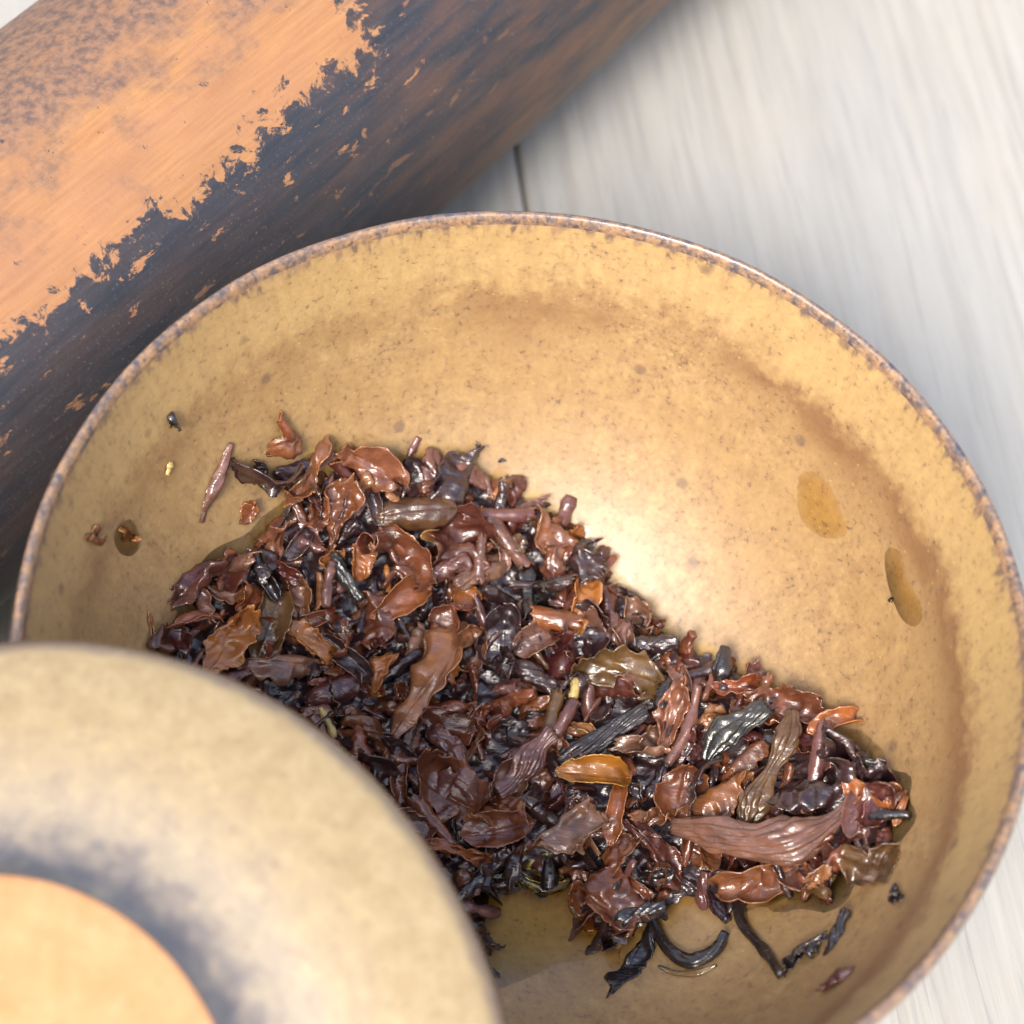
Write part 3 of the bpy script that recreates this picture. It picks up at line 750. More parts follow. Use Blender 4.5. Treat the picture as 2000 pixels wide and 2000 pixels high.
# x, y, length, width (photo px), angle of the long axis, shape, colour, lift mm, label, short name as a landmark
HAND = [
 (420, 942, 165, 24, 74, 'stem', 'mauve brown', 0.5, 'slender reddish stem lying apart at the upper left of the heap', 'slender reddish stem'),
 (496, 918, 92, 88, 20, 'crumple', 'dark plum', 1.2, 'dark crumpled leaf with ragged edge beside the slender reddish stem', None),
 (552, 828, 58, 24, -52, 'roll', 'rust red', 2.2, 'orange-red rolled stub poking up at the topmost end of the heap', 'orange-red stub'),
 (556, 868, 62, 48, 10, 'crumple', 'chestnut brown', 1.2, 'brown curl just under the orange-red rolled stub', None),
 (484, 997, 58, 42, 60, 'torn', 'rust red', 0.5, 'small thin reddish curl alone on the glaze below the ragged dark leaf', None),
 (616, 925, 130, 56, 62, 'fold', 'chestnut brown', 2.2, 'upright folded brown leaf with pale edges near the top of the heap', None),
 (570, 915, 84, 34, 25, 'twist', 'dark plum', 1.6, 'plum rolled leaf just right of the ragged dark leaf', None),
 (655, 1010, 130, 100, 70, 'torn', 'chestnut brown', 2.6, 'broad chestnut leaf with torn right edge left of the pod-shaped leaf', None),
 (717, 915, 140, 74, -18, 'torn', 'tan brown', 1.8, 'flat tan leaf fragment at the top edge of the heap', 'flat tan fragment'),
 (807, 872, 44, 18, 60, 'stem', 'mauve brown', 1.0, 'tiny curled stalk sticking out of the top edge above the pod-shaped leaf', None),
 (815, 1003, 158, 76, 6, 'pod', 'olive brown', 3.2, 'olive tan pod-shaped leaf with fine veins in the upper heap', 'pod-shaped leaf'),
 (887, 936, 112, 76, 10, 'crumple', 'dark plum', 1.8, 'shiny plum clump at the top edge right of the pod-shaped leaf', 'shiny plum clump'),
 (975, 956, 48, 32, 20, 'torn', 'amber', 0.8, 'little amber flake on the glaze right of the shiny plum clump', None),
 (965, 1004, 150, 38, -6, 'roll', 'mauve brown', 1.8, 'long mauve roll lying level right of the pod-shaped leaf', 'long mauve roll'),
 (727, 1056, 84, 74, 130, 'roll', 'chestnut brown', 3.4, 'brown rolled leaf with a round dark hollow below the pod-shaped leaf', 'hollow rolled leaf'),
 (790, 1085, 140, 90, -42, 'torn', 'chestnut brown', 2.4, 'large glossy brown leaf right of the hollow rolled leaf', None),
 (709, 1096, 66, 54, 80, 'torn', 'amber', 3.2, 'small amber flake under the hollow rolled leaf', None),
 (782, 1166, 132, 62, 28, 'oval', 'rust red', 3.0, 'red-brown boat-shaped leaf with curled tip in the left half of the heap', 'boat-shaped leaf'),
 (405, 1130, 196, 84, 46, 'fold', 'deep red', 2.0, 'large glossy dark red folded leaf at the left end of the heap', 'large dark red leaf'),
 (385, 1212, 112, 44, 24, 'torn', 'rust red', 1.6, 'bright rust leaf tucked under the large dark red leaf', None),
 (442, 1250, 130, 98, 62, 'torn', 'amber', 2.4, 'broad amber brown leaf with ragged rim above the lid', 'broad amber leaf'),
 (520, 1216, 146, 86, 70, 'oval', 'olive brown', 2.4, 'olive brown leaf right of the broad amber leaf', None),
 (537, 1300, 156, 62, -6, 'fold', 'taupe', 2.2, 'flat taupe leaf stretched along the lid edge', 'flat taupe leaf'),
 (602, 1256, 92, 72, -30, 'torn', 'amber', 3.0, 'pale orange torn flake above the flat taupe leaf', None),
 (676, 1290, 124, 54, -42, 'oval', 'dark plum', 3.0, 'plum cupped leaf with raised rim right of the pale orange flake', None),
 (652, 1352, 118, 62, 22, 'pod', 'deep red', 2.2, 'smooth deep red domed leaf above the yellow stem by the lid', None),
 (745, 1316, 96, 62, 56, 'torn', 'amber', 3.0, 'orange brown leaf left of the long tan leaf', None),
 (828, 1345, 300, 70, 56, 'fold', 'tan brown', 3.8, 'long tan leaf slanting down the middle of the heap', 'long tan leaf'),
 (640, 1412, 64, 15, -66, 'stem', 'pale yellow', 1.6, 'short pale yellow stem against the lid edge', 'pale yellow stem'),
 (637, 1142, 92, 22, 86, 'stem', 'mauve brown', 2.6, 'upright plum stem left of the boat-shaped leaf', None),
 (670, 1128, 112, 28, -60, 'twist', 'slate green', 2.4, 'dark green rolled leaf between the upright plum stem and boat-shaped leaf', None),
 (583, 1063, 72, 42, 60, 'oval', 'dark plum', 2.2, 'violet shiny leaf left of the broad chestnut leaf', None),
 (1104, 1002, 66, 32, 70, 'stem', 'mauve brown', 1.6, 'smooth mauve stub standing up at the upper right edge', 'upright mauve stub'),
 (996, 1062, 62, 46, -10, 'torn', 'olive brown', 2.4, 'olive yellow flap below the long mauve roll', None),
 (1080, 1056, 96, 80, -50, 'torn', 'tan brown', 2.0, 'brown flap below the upright mauve stub', None),
 (1167, 1094, 52, 44, 60, 'roll', 'mauve brown', 1.4, 'pale mauve stubby roll on the right edge below the upright mauve stub', None),
 (1138, 1180, 94, 50, 80, 'torn', 'amber', 2.6, 'amber leaf on edge left of the crinkled brown knot', None),
 (1086, 1214, 96, 54, -12, 'roll', 'rust red', 3.2, 'rust rolled cylinder in the centre of the heap', 'rust cylinder'),
 (1198, 1232, 92, 62, -20, 'crumple', 'taupe', 2.2, 'crinkled brown knot near the right edge of the heap', 'crinkled brown knot'),
 (978, 1242, 84, 86, 90, 'cup', 'dark plum', 2.8, 'plum cupped leaf with amber rim left of the rust cylinder', None),
 (1049, 1250, 96, 64, 30, 'oval', 'taupe', 2.8, 'shiny taupe leaf under the rust cylinder', None),
 (1212, 1320, 152, 112, -16, 'torn', 'olive brown', 3.2, 'broad amber olive leaf with curled left rim below the crinkled knot', 'broad olive leaf'),
 (1408, 1304, 76, 36, 66, 'twist', 'near-black', 1.4, 'dark stub standing on the right edge of the heap', 'standing dark stub'),
 (1442, 1346, 78, 54, 5, 'torn', 'rust red', 1.6, 'rust triangle below the standing dark stub', None),
 (1346, 1422, 164, 24, 66, 'stem', 'mauve brown', 3.2, 'long thin mauve stem left of the slate green leaf', 'long thin mauve stem'),
 (1318, 1390, 132, 76, 62, 'torn', 'tan brown', 2.4, 'tan brown leaf behind the long thin mauve stem', None),
 (1434, 1432, 156, 44, 50, 'ribbed', 'slate green', 3.0, 'slate green narrow leaf in the right half of the heap', 'slate green leaf'),
 (1176, 1442, 196, 44, 18, 'ribbed', 'near-black', 3.4, 'black twisted leaf bent like an arm above the orange folded leaf', 'black twisted leaf'),
 (1122, 1350, 42, 20, 72, 'stem', 'pale yellow', 3.8, 'tiny pale yellow bud above the black twisted leaf', 'pale yellow bud'),
 (1100, 1412, 92, 26, 70, 'stem', 'mauve brown', 3.2, 'mauve stem running down from the pale yellow bud', None),
 (1072, 1412, 116, 38, 72, 'roll', 'olive brown', 2.8, 'amber taupe rolled leaf left of the pale yellow bud', None),
 (1162, 1524, 140, 62, -3, 'oval', 'orange', 5.5, 'bright orange folded leaf lying level in the lower middle of the heap', 'orange folded leaf'),
 (1027, 1498, 156, 48, 32, 'ribbed', 'mauve brown', 3.8, 'mauve wrinkled roll left of the orange folded leaf', 'wrinkled mauve roll'),
 (897, 1402, 130, 94, -15, 'crumple', 'chestnut brown', 3.0, 'glossy chestnut bundle with torn right end under the long tan leaf', 'glossy chestnut bundle'),
 (1114, 1620, 168, 116, 34, 'fold', 'taupe', 5.5, 'large creased taupe leaf with bright sheen below the orange folded leaf', 'large creased taupe leaf'),
 (1202, 1586, 124, 42, 80, 'oval', 'rust red', 3.0, 'rust leaf standing on edge right of the large creased taupe leaf', None),
 (882, 1542, 160, 116, -30, 'cup', 'chestnut brown', 3.0, 'wide hollow chestnut leaf beside the lid edge', 'hollow chestnut leaf'),
 (973, 1616, 132, 72, 10, 'oval', 'chestnut brown', 2.8, 'brown cupped leaf left of the large creased taupe leaf', None),
 (890, 1664, 112, 46, -12, 'torn', 'amber', 1.8, 'wet amber brown leaf at the lid edge below the hollow chestnut leaf', None),
 (945, 1706, 84, 58, 70, 'crumple', 'dark plum', 1.2, 'dark plum lump on the liquid edge near the lid', None),
 (1002, 1682, 74, 56, 80, 'fold', 'dark plum', 1.2, 'plum wet leaf at the edge of the puddle', None),
 (1075, 1706, 52, 40, 90, 'roll', 'near-black', 0.6, 'black stub dipping into the puddle', 'black stub'),
 (1205, 1758, 124, 112, -40, 'torn', 'chestnut brown', 1.4, 'glossy chestnut leaf lying at the front of the heap left of the hook', 'front chestnut leaf'),
 (1242, 1872, 156, 42, 66, 'fold', 'near-black', 0.8, 'dark pointed leaf reaching down the front of the bowl', 'dark pointed leaf'),
 (1132, 1750, 46, 40, 20, 'cup', 'rust red', 0.6, 'small round brown leaf in the puddle left of the front chestnut leaf', None),
 (1634, 1420, 112, 62, 16, 'oval', 'amber', 3.0, 'amber leaf with lifted tip at the far right edge of the heap', 'lifted amber leaf'),
 (1512, 1655, 372, 66, 12, 'ribbed', 'taupe', 3.2, 'long thick ribbed leaf bundle along the lower right of the heap', 'long ribbed bundle'),
 (1490, 1722, 196, 50, 6, 'torn', 'chestnut brown', 1.2, 'rust brown flap hanging under the long ribbed bundle', None),
 (1512, 1505, 236, 46, 84, 'ribbed', 'olive brown', 3.4, 'upright ribbed olive leaf above the long ribbed bundle', 'upright ribbed leaf'),
 (1333, 1556, 92, 98, 80, 'cup', 'chestnut brown', 3.0, 'curled brown leaf round a dark hollow right of the orange folded leaf', 'curled hollow leaf'),
 (1412, 1566, 114, 98, 40, 'fold', 'chestnut brown', 3.0, 'brown fluted leaf left of the upright ribbed leaf', None),
 (1722, 1697, 136, 104, -10, 'torn', 'olive brown', 0.9, 'olive brown leaf lying apart at the right of the long ribbed bundle', 'olive outlier leaf'),
 (1756, 1754, 44, 28, 20, 'crumple', 'near-black', 0.4, 'tiny black scrap touching the underside of the olive outlier leaf', None),
 (1717, 1580, 84, 72, 60, 'cup', 'deep red', 1.8, 'dark red cupped leaf at the rightmost end of the heap', 'dark red cup'),
 (1761, 1582, 62, 18, 68, 'oval', 'rust red', 0.8, 'narrow rust sliver right of the dark red cup', None),
 (1574, 1863, 80, 76, 30, 'crumple', 'near-black', 1.0, 'blue-black crumpled scrap at the end of the thin dark stem', 'blue-black scrap'),
 (1636, 1826, 104, 28, 62, 'twist', 'near-black', 1.0, 'dark stub rising right of the blue-black scrap', None),
 (1640, 1914, 66, 30, 36, 'fold', 'deep red', 0.6, 'reddish scrap low on the right wall below the blue-black scrap', None),
 (1706, 1495, 42, 15, -18, 'oval', 'slate green', 0.6, 'tiny olive sliver on the glaze below the lifted amber leaf', None),
 (1060, 1140, 120, 36, 4, 'roll', 'dark plum', 2.2, 'dark wet roll between the brown flap and the rust cylinder', None),
 (870, 1110, 100, 40, 30, 'twist', 'mauve brown', 2.6, 'mauve twisted leaf right of the large glossy brown leaf', None),
 (935, 1090, 86, 36, 80, 'roll', 'taupe', 2.8, 'taupe upright roll under the long mauve roll', None),
]
RNGS = 1
for k, (x, y, L, W, a, shp, colr, lift, label, short) in enumerate(HAND):
    rng = np.random.default_rng(1000 + k)
    hollow = short == 'hollow rolled leaf'
    V, F, E, th, c = place(rng, x, y, L, W, a, shp, colr, lift * 0.55, 0.12 if W > 30 else 0.05, 0.55)
    if hollow:                                                # its open end faces the viewer
        vw = CAM - c; vw /= np.linalg.norm(vw)
        t = vw * 0.86 - RT * 0.42 - UP * 0.05; t /= np.linalg.norm(t)
        b = np.cross(UP, t); b /= np.linalg.norm(b)
        uu, ph = [q.ravel() for q in np.meshgrid(np.linspace(-1, 1, 22), np.linspace(-0.4, 6.9, 52), indexing='ij')]
        wq = Waves(rng, 6, 1.6)
        rr = (0.00088 + 0.00009 * ph) * (1 + 0.30 * np.clip(uu, 0, 1) ** 2 - 0.12 * uu) * (1 + 0.05 * wq(uu * 2, ph))
        xx = 0.0021 * uu + 0.0003 * np.sin(ph * 1.5) * (uu > 0) * uu + 0.00012 * wq(ph * 3, uu)
        V = np.stack([xx, rr * np.cos(ph), rr * np.sin(ph)], -1)
        F = grid_faces(22, 52); E = np.maximum(np.abs(uu), np.abs((ph - 3.25) / 3.65)) ** 2; th = True
        V = V @ np.stack([t, b, np.cross(t, b)], 0) + c + vw * 0.0016
    o = finish(NAMES[shp], V, F, E, th, colr, c)
    tag(o, label, 'tea stem' if shp == 'stem' else 'tea leaf', GROUP)
    if short: LANDMARKS.append((x, y, short))
    _used_px.append((x, y, max(L, W) * 0.45))

# stems drawn along their own paths on the bowl floor
def path_stem(pts, rad_px, colour, label, short, seed, pleats, depth, lift=0.6, twist=3.0, rise=None):
    rng = np.random.default_rng(seed)
    P = np.array([surf_point(x, y, bowl_fn) for x, y in pts])
    mpp = np.linalg.norm(P.mean(0) - CAM) / FPX
    P[:, 2] += rad_px * mpp * 0.8 + (np.array(rise) * 0.001 if rise else 0)
    path = smooth_curve(P, 46)
    V, F, E, th = strand(rng, path, rad_px * mpp * 1.15, pleats, depth, twist, 0.9, 0.7)
    c = path[len(path) // 2]
    o = finish('tea_stalk', V, F, E * 0.6, th, colour, c)
    tag(o, label, 'tea stem', GROUP)
    if short: LANDMARKS.append((pts[len(pts) // 2][0], pts[len(pts) // 2][1], short))
path_stem([(1290, 1700), (1268, 1745), (1272, 1800), (1302, 1856), (1350, 1882), (1396, 1858), (1413, 1828)], 12.5, 'near-black', 'thick dark stem curled into a hook at the front of the heap', 'hooked dark stem', 51, 4, 0.3, rise=[2, 1.5, .6, .2, 0, .2, .9])
path_stem([(1432, 1735), (1440, 1765), (1446, 1806), (1474, 1841), (1501, 1872), (1524, 1908)], 10, 'near-black', 'thin dark stem running from the long ribbed bundle to the blue-black scrap', 'thin dark stem', 52, 3, 0.2, rise=[1.5, .8, .3, .1, 0, 0])
path_stem([(1300, 1748), (1346, 1742), (1388, 1764), (1420, 1802)], 13, 'dark plum', 'plum stem arching over the glaze right of the hook', None, 53, 3, 0.25, rise=[1.2, 1.2, .7, 0])
path_stem([(1255, 1690), (1330, 1715), (1420, 1722), (1500, 1745)], 12, 'near-black', 'dark stem tucked under the rust brown flap', None, 54, 3, 0.25, rise=[1.5, 1, .8, .6])

# ------------------------------------------------------------------ the rest of the heap, leaf by leaf
hp = np.array(HEAP_PX)
def in_heap_px(x, y):
    A = hp; B = np.roll(hp, -1, 0)
    c = ((A[:, 1] > y) != (B[:, 1] > y)) & (x < (B[:, 0] - A[:, 0]) * (y - A[:, 1]) / (B[:, 1] - A[:, 1] + 1e-15) + A[:, 0])
    return c.sum() % 2 == 1
rng = np.random.default_rng(77)
random.seed(5)
cand = []
tries = 0
while len(cand) < 214 and tries < 60000:
    tries += 1
    x, y = rng.uniform(310, 1780), rng.uniform(880, 1960)
    if not in_heap_px(x, y): continue
    lim = 36 * (1 - tries / 90000)
    if any((x - a) ** 2 + (y - b) ** 2 < lim * lim for a, b in cand): continue
    near_hand = sum((x - a) ** 2 + (y - b) ** 2 < (r * 0.38) ** 2 for a, b, r in _used_px)
    if near_hand: continue
    # nothing to gain under the lid
    if (x - 90) ** 2 + (y - 2140) ** 2 < 860 ** 2: continue
    cand.append((x, y))
SHAPES = ['torn'] * 24 + ['fold'] * 20 + ['roll'] * 14 + ['twist'] * 22 + ['stem'] * 9 + ['crumple'] * 9 + ['cup'] * 7 + ['oval'] * 10
COLS = ['chestnut brown'] * 34 + ['dark plum'] * 30 + ['tan brown'] * 9 + ['mauve brown'] * 13 + ['rust red'] * 7 + ['amber'] * 5 + ['olive brown'] * 2 + ['taupe'] * 8 + ['near-black'] * 6 + ['deep red'] * 10
SHW = {'torn': 'torn leaf', 'fold': 'folded leaf', 'roll': 'rolled leaf', 'twist': 'twisted leaf', 'stem': 'stem', 'crumple': 'crumpled leaf', 'cup': 'cupped leaf', 'oval': 'curled leaf'}
labels = {}
for k, (x, y) in enumerate(cand):
    rng = np.random.default_rng(5000 + k)
    shp = SHAPES[rng.integers(len(SHAPES))]; colr = COLS[rng.integers(len(COLS))]
    if y > 1640 and x < 1300: colr = ['dark plum', 'near-black', 'chestnut brown', 'deep red'][rng.integers(4)]
    if shp == 'twist' and colr in ('amber',): colr = 'mauve brown'
    size = rng.choice([0, 1, 2], p=[0.34, 0.42, 0.24])
    L = (52, 78, 112)[size] * rng.uniform(0.9, 1.15)
    W = {'torn': .68, 'fold': .5, 'roll': .36, 'twist': .34, 'stem': .22, 'crumple': .8, 'cup': .85, 'oval': .5}[shp] * L
    ang = rng.normal(60, 45) if shp in ('stem', 'twist', 'roll') else rng.uniform(0, 180)
    V, F, E, th, c = place(rng, x, y, L, W, ang, shp, colr, rng.uniform(-0.3, 1.0), 0.75, 0.25)
    o = finish(NAMES[shp], V, F, E, th, colr, c)
    lm = sorted(LANDMARKS, key=lambda q: (q[0] - x) ** 2 + (q[1] - y) ** 2)
    def rel(q):
        dx, dy = x - q[0], y - q[1]
        dd = math.hypot(dx, dy)
        if dd < 42: return 'against the ' + q[2]
        if abs(dx) > 1.7 * abs(dy): return ('right of the ' if dx > 0 else 'left of the ') + q[2]
        if abs(dy) > 1.7 * abs(dx): return ('below the ' if dy > 0 else 'above the ') + q[2]
        return ('lower ' if dy > 0 else 'upper ') + ('right of the ' if dx > 0 else 'left of the ') + q[2]
    sz = ('small ', 'medium ', 'large ')[size]
    opts = [f'{sz}{colr} {SHW[shp]} {rel(lm[0])}', f'{sz}{colr} {SHW[shp]} {rel(lm[1])}', f'{sz}{colr} {SHW[shp]} {rel(lm[0])}, nearer the {lm[1][2]}', f'{sz}{colr} {SHW[shp]} {rel(lm[0])}, towards the {lm[2][2]}']
    lab = next((q for q in opts if q not in labels), opts[-1])
    labels[lab] = labels.get(lab, 0) + 1
    tag(o, lab, 'tea stem' if shp == 'stem' else 'tea leaf', GROUP)
print('filler leaves', len(cand), 'shared labels', sum(1 for v in labels.values() if v > 1))

# the packed wet scraps underneath, too broken to count: one mass
def scrap_bed():
    rng = np.random.default_rng(9)
    Vs, Fs, Es = [], [], []
    nb = 0
    xs = np.linspace(HEAP[:, 0].min(), HEAP[:, 0].max(), 110); ys = np.linspace(HEAP[:, 1].min(), HEAP[:, 1].max(), 110)
    X, Y = np.meshgrid(xs, ys, indexing='ij')
    d = poly_dist(X.ravel(), Y.ravel()).reshape(X.shape)
    wv = Waves(rng, 9, 2200.0); wv2 = Waves(rng, 9, 5200.0)
    hgt = mound(X.ravel(), Y.ravel()).reshape(X.shape)
    Z = bowl_z(np.hypot(X, Y)) + np.maximum(hgt * 0.72 - 0.0005 + 0.0005 * wv(X, Y) + 0.0001 * wv2(X, Y), 0.00005)
    V = np.stack([X, Y, Z], -1).reshape(-1, 3)
    n = 110
    F = [(i * n + j, (i + 1) * n + j, (i + 1) * n + j + 1, i * n + j + 1) for i in range(n - 1) for j in range(n - 1) if min(d[i, j], d[i + 1, j], d[i, j + 1], d[i + 1, j + 1]) > 0.0006]
    Vs.append(V); Fs += F; Es.append(np.zeros(len(V))); nb = len(V)
    made = 0; mi = [0] * len(F)
    while made < 420:
        x, y = rng.uniform(HEAP[:, 0].min(), HEAP[:, 0].max()), rng.uniform(HEAP[:, 1].min(), HEAP[:, 1].max())
        if poly_dist(x, y)[0] < 0.0006: continue
        L = rng.uniform(0.0030, 0.0062)
        kind = ['torn', 'fold', 'roll', 'twist', 'twist', 'cup'][int(rng.integers(0, 6))]
        if kind == 'twist':
            sg = np.linspace(-0.5, 0.5, 12); bx = Waves(rng, 4, 3.0)
            P, gf, e_, _t = strand(rng, np.stack([sg * L, 0.12 * L * bx(sg, sg * 0), 0.05 * L * bx(sg + 5, sg * 0)], -1), L * rng.uniform(0.10, 0.18), int(rng.integers(3, 6)), 0.42, 2.5, 0.75, 0.5)
        else:
            P, gf, e_, _t = sheet(rng, L, L * rng.uniform(0.55, 1.0) * (1.6 if kind == 'roll' else 1), kind)
        p = np.array([x, y, 0]); p[2] = float(bowl_z(np.hypot(x, y)) + mound(x, y)[0] * rng.uniform(0.72, 0.98))
        nn = heap_normal(p) + rng.normal(0, 0.45, 3); nn /= np.linalg.norm(nn)
        t = np.cross(nn, rng.normal(0, 1, 3)); t /= np.linalg.norm(t)
        P = clear_bowl(P @ np.stack([t, np.cross(nn, t), nn], 0) + p)
        Fs += [tuple(nb + q for q in f) for f in gf]
        mi += [int(rng.choice(4, p=[.26, .40, .18, .16]))] * len(gf)
        Vs.append(P); Es.append(e_ * 0.95); nb += len(P)
        made += 1
    return np.vstack(Vs), Fs, np.concatenate(Es), mi
V, F, E, MI = scrap_bed()
bed = mesh_obj('tea_leaf_scraps', V, F, LM['dark plum'], None, attrs={'edge': E})
for q in ('chestnut brown', 'deep red', 'mauve brown'): bed.data.materials.append(LM[q])
bed.data.polygons.foreach_set('material_index', MI)
tag(bed, 'packed dark wet tea scraps under the leaves of the heap', 'tea scraps', None, 'stuff')

# ------------------------------------------------------------------ liquid, droplets, crumbs
def liquid_material(name, tint, bumpy=0.25, ior=1.33, rough=0.03):
    m = NT(name)
    at = m.n('ShaderNodeAttribute', attribute_name='depth').outputs['Fac']
    tp = m.n('ShaderNodeBsdfTransparent'); m.l(m.mix(at, (1, 1, 1), tint), tp.inputs[0])
    gl = m.n('ShaderNodeBsdfGlossy'); gl.inputs['Roughness'].default_value = rough
    nb = m.bump(m.noise(m.obj(), 330, 3, 0.5), bumpy, 0.0004); m.l(nb, gl.inputs['Normal'])
    fr = m.n('ShaderNodeFresnel'); fr.inputs['IOR'].default_value = ior; m.l(nb, fr.inputs['Normal'])
    mx = m.n('ShaderNodeMixShader'); m.l(fr.outputs[0], mx.inputs[0]); m.l(tp.outputs[0], mx.inputs[1]); m.l(gl.outputs[0], mx.inputs[2])
    m.l(mx.outputs[0], m.out.inputs[0])
    return m.m
LIQ = liquid_material('tea_liquid', (0.95, 0.85, 0.46), 0.7, 1.33, 0.10)
BEAD = liquid_material('tea_meniscus', (0.95, 0.85, 0.5), 0.1, 1.6, 0.05)
PR = 0.0262
lv = float(bowl_z(PR))
V = [(0, 0, lv)]; D = [1.0]; F = []
nr, ns = 26, 120
for i in range(1, nr + 1):
    for j in range(ns):
        th = 2 * math.pi * j / ns
        edge_r = PR * (1 + 0.05 * math.sin(3 * th + 1) + 0.035 * math.sin(7 * th) + 0.02 * math.sin(13 * th + 2) + 0.012 * math.sin(23 * th))
        r = edge_r * i / nr
        zz = lv + 0.00004 if i < nr - 1 else lv
        bz = float(bowl_z(r))
        V.append((r * math.cos(th), r * math.sin(th), max(zz, bz + 0.00005 + (0.00012 if i < nr else 0))))
        D.append(min(1.0, max(lv - bz, 0.0) / 0.0018))
F += [(0, 1 + j, 1 + (j + 1) % ns) for j in range(ns)]
for i in range(nr - 1):
    for j in range(ns):
        a = 1 + i * ns + j; b = 1 + i * ns + (j + 1) % ns
        F.append((a, a + ns, b + ns, b))
pud = mesh_obj('tea_puddle', V, F, LIQ, None, attrs={'depth': D})
tag(pud, 'shallow amber puddle of brewed tea on the bowl floor', 'tea')

def liquid_bead(pts, rad_px):
    P = np.array([surf_point(x, y, bowl_fn) for x, y in pts])
    mpp = np.linalg.norm(P.mean(0) - CAM) / FPX
    P[:, 2] = np.maximum(P[:, 2], lv) + 0.00025
    path = smooth_curve(P, 40)
    V, F, E, th = strand(np.random.default_rng(3), path, rad_px * mpp, 3, 0.05, 0.2, 0.8, 0.3)
    c = path[20]
    o = mesh_obj('meniscus', V - c, F, BEAD, pud, attrs={'depth': np.full(len(V), 0.3)})
    o.location = c
liquid_bead([(925, 1712), (960, 1728), (1000, 1724), (1030, 1742), (1068, 1752), (1100, 1738), (1106, 1715)], 9)
liquid_bead([(1108, 1780), (1125, 1796), (1150, 1794), (1160, 1775)], 7)
liquid_bead([(1285, 1888), (1320, 1902), (1365, 1902), (1400, 1886)], 5)
# thin film that has crept out of the heap onto the glaze
C0 = HEAP.mean(0)
fr = smooth_curve(np.vstack([HEAP, HEAP[:1]]), 260)[:-1]
tn = np.roll(fr, -1, 0) - np.roll(fr, 1, 0); tn /= np.linalg.norm(tn, axis=1, keepdims=True)
nm = np.stack([tn[:, 1], -tn[:, 0]], -1)
if (nm * (fr - C0)).sum() < 0: nm = -nm
fw_ = Waves(np.random.default_rng(4), 8, 900.0)
wd = 0.0010 + 0.0005 * fw_(fr[:, 0], fr[:, 1])
V = []; D = []
for q, hh, dd in ((-0.0015, 0.00022, 0.45), (0.25, 0.00014, 0.32), (0.5, 0.00009, 0.22), (0.8, 0.00005, 0.12), (1.0, 0.00003, 0.03)):
    Q = fr + nm * (wd * q if q > 0 else np.full(len(fr), q))[:, None]
    V.append(np.column_stack([Q, bowl_z(np.hypot(Q[:, 0], Q[:, 1])) + hh])); D += [dd] * len(fr)
k = len(fr)
F = [(i * k + j, (i + 1) * k + j, (i + 1) * k + (j + 1) % k, i * k + (j + 1) % k) for i in range(4) for j in range(k)]
me = mesh_obj('wet_film', np.vstack(V), F, LIQ, pud, attrs={'depth': D})
if me.data.polygons[0].normal.z < 0: me.data.flip_normals()

def droplet(px_pts, height, label, name='tea_droplet', tint=LIQ):
    """a flat drop whose outline is given in photo pixels, laid on the bowl wall"""
    O = smooth_curve(np.array(list(px_pts) + [px_pts[0]], float), 48)[:-1]
    P = np.array([surf_point(x, y, bowl_fn) for x, y in O])
    c = P.mean(0); n = heap_normal(c, bowl_fn)
    ta = np.arctan2(P[:, 1], P[:, 0]); ta = np.where(ta < -2.0, ta + 2 * np.pi, ta)
    TZ = np.stack([ta, P[:, 2]], -1)
    V = []; D = []
    nr = 8
    for i in range(nr, -1, -1):
        f = i / nr
        tz = TZ.mean(0) + (TZ - TZ.mean(0)) * f
        r = np.interp(tz[:, 1], _z, _r)
        Q = np.stack([r * np.cos(tz[:, 0]), r * np.sin(tz[:, 0]), tz[:, 1]], -1)
        h = height * (1 - f ** 2.2) + 0.00003
        Q = Q + n * h
        if i == 0: V.append(Q[:1]); D += [0.48]
        else: V.append(Q); D += [min(1, 0.20 + 0.28 * (1 - f ** 3))] * len(Q)
    V = np.vstack(V); k = len(O)
    F = [(i * k + j, i * k + (j + 1) % k, (i + 1) * k + (j + 1) % k, (i + 1) * k + j) for i in range(nr - 1) for j in range(k)]
    F += [((nr - 1) * k + j, (nr - 1) * k + (j + 1) % k, nr * k) for j in range(k)]
    o = mesh_obj(name, V - c, F, tint, None, attrs={'depth': D})
    if Vector(o.data.polygons[k * 2].normal).dot(Vector(n)) < 0: o.data.flip_normals()
    o.location = c
    return tag(o, label, 'tea droplet', 'drops of tea on the bowl wall')
DROP = liquid_material('tea_drop', (0.95, 0.82, 0.46), 0.1)
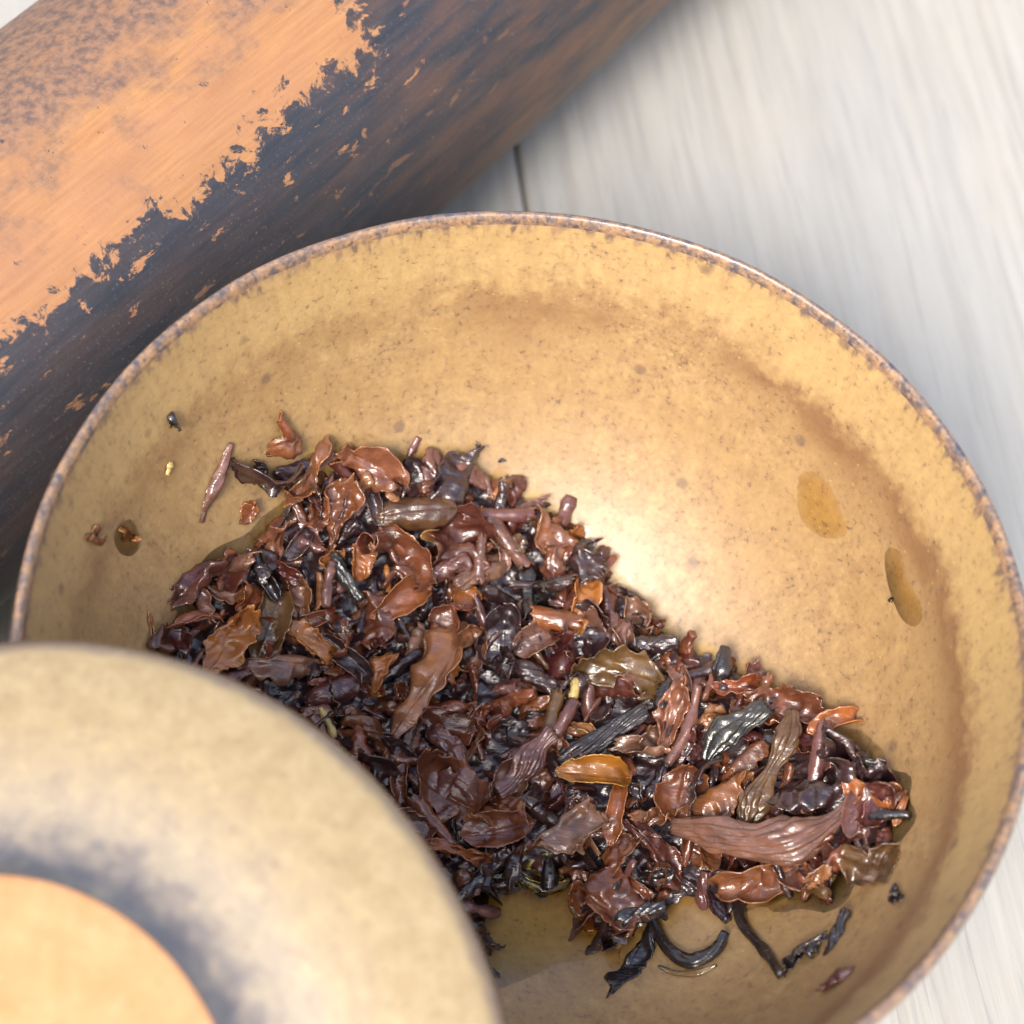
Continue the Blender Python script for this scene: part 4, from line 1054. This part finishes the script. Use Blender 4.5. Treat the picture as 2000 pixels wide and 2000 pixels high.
droplet([(1562, 925), (1590, 922), (1622, 950), (1642, 995), (1655, 1040), (1622, 1052), (1588, 1040), (1563, 1010), (1557, 965)], 0.00022, 'amber tea drop high on the right wall, shaped like a broad comma', tint=DROP)
droplet([(1738, 1068), (1760, 1080), (1774, 1130), (1795, 1170), (1802, 1205), (1788, 1224), (1764, 1212), (1745, 1175), (1732, 1130), (1728, 1085)], 0.00028, 'long amber tea drop streaked down the right wall near the rim', tint=DROP)
droplet([(232, 1022), (255, 1015), (270, 1040), (272, 1068), (254, 1086), (232, 1078), (222, 1050)], 0.0006, 'round brown tea drop clinging to the left wall around a crumb', tint=liquid_material('tea_drop_dark', (0.72, 0.52, 0.22), 0.1))

def crumb(px, py, L, W, ang, shp, colr, label, seed):
    rng = np.random.default_rng(seed)
    V, F, E, th, c = place(rng, px, py, L, W, ang, shp, colr, 0.1, 0.05, 0.3, bowl_fn)
    o = finish('tea_crumb', V, F, E, th, colr, c)
    tag(o, label, 'tea crumb', 'tea crumbs stuck to the bowl wall')
crumb(334, 822, 42, 24, -15, 'crumple', 'near-black', 'dark tea crumb high on the left wall above the cream grain', 201)
crumb(328, 914, 26, 14, 80, 'stem', 'pale yellow', 'tiny cream coloured grain on the left wall', 202)
crumb(180, 1046, 44, 26, 40, 'crumple', 'chestnut brown', 'brown crumb on the left wall nearest the rim', 203)
crumb(244, 1044, 36, 24, 10, 'crumple', 'amber', 'amber crumb inside the round drop on the left wall', 204)
crumb(294, 1222, 44, 18, -70, 'torn', 'tan brown', 'thin pale brown fragment on the left wall beside the lid', 205)
crumb(980, 899, 18, 10, 10, 'torn', 'near-black', 'black speck on the glaze above the amber flake', 206)
crumb(1742, 1170, 12, 8, 10, 'crumple', 'near-black', 'tiny dark speck inside the long drop on the right wall', 207)
crumb(935, 1862, 40, 18, 30, 'torn', 'near-black', 'dark shred beside the lid edge at the front of the bowl', 208)
crumb(955, 1890, 60, 20, -50, 'torn', 'dark plum', 'plum shred poking out from under the lid edge', 209)
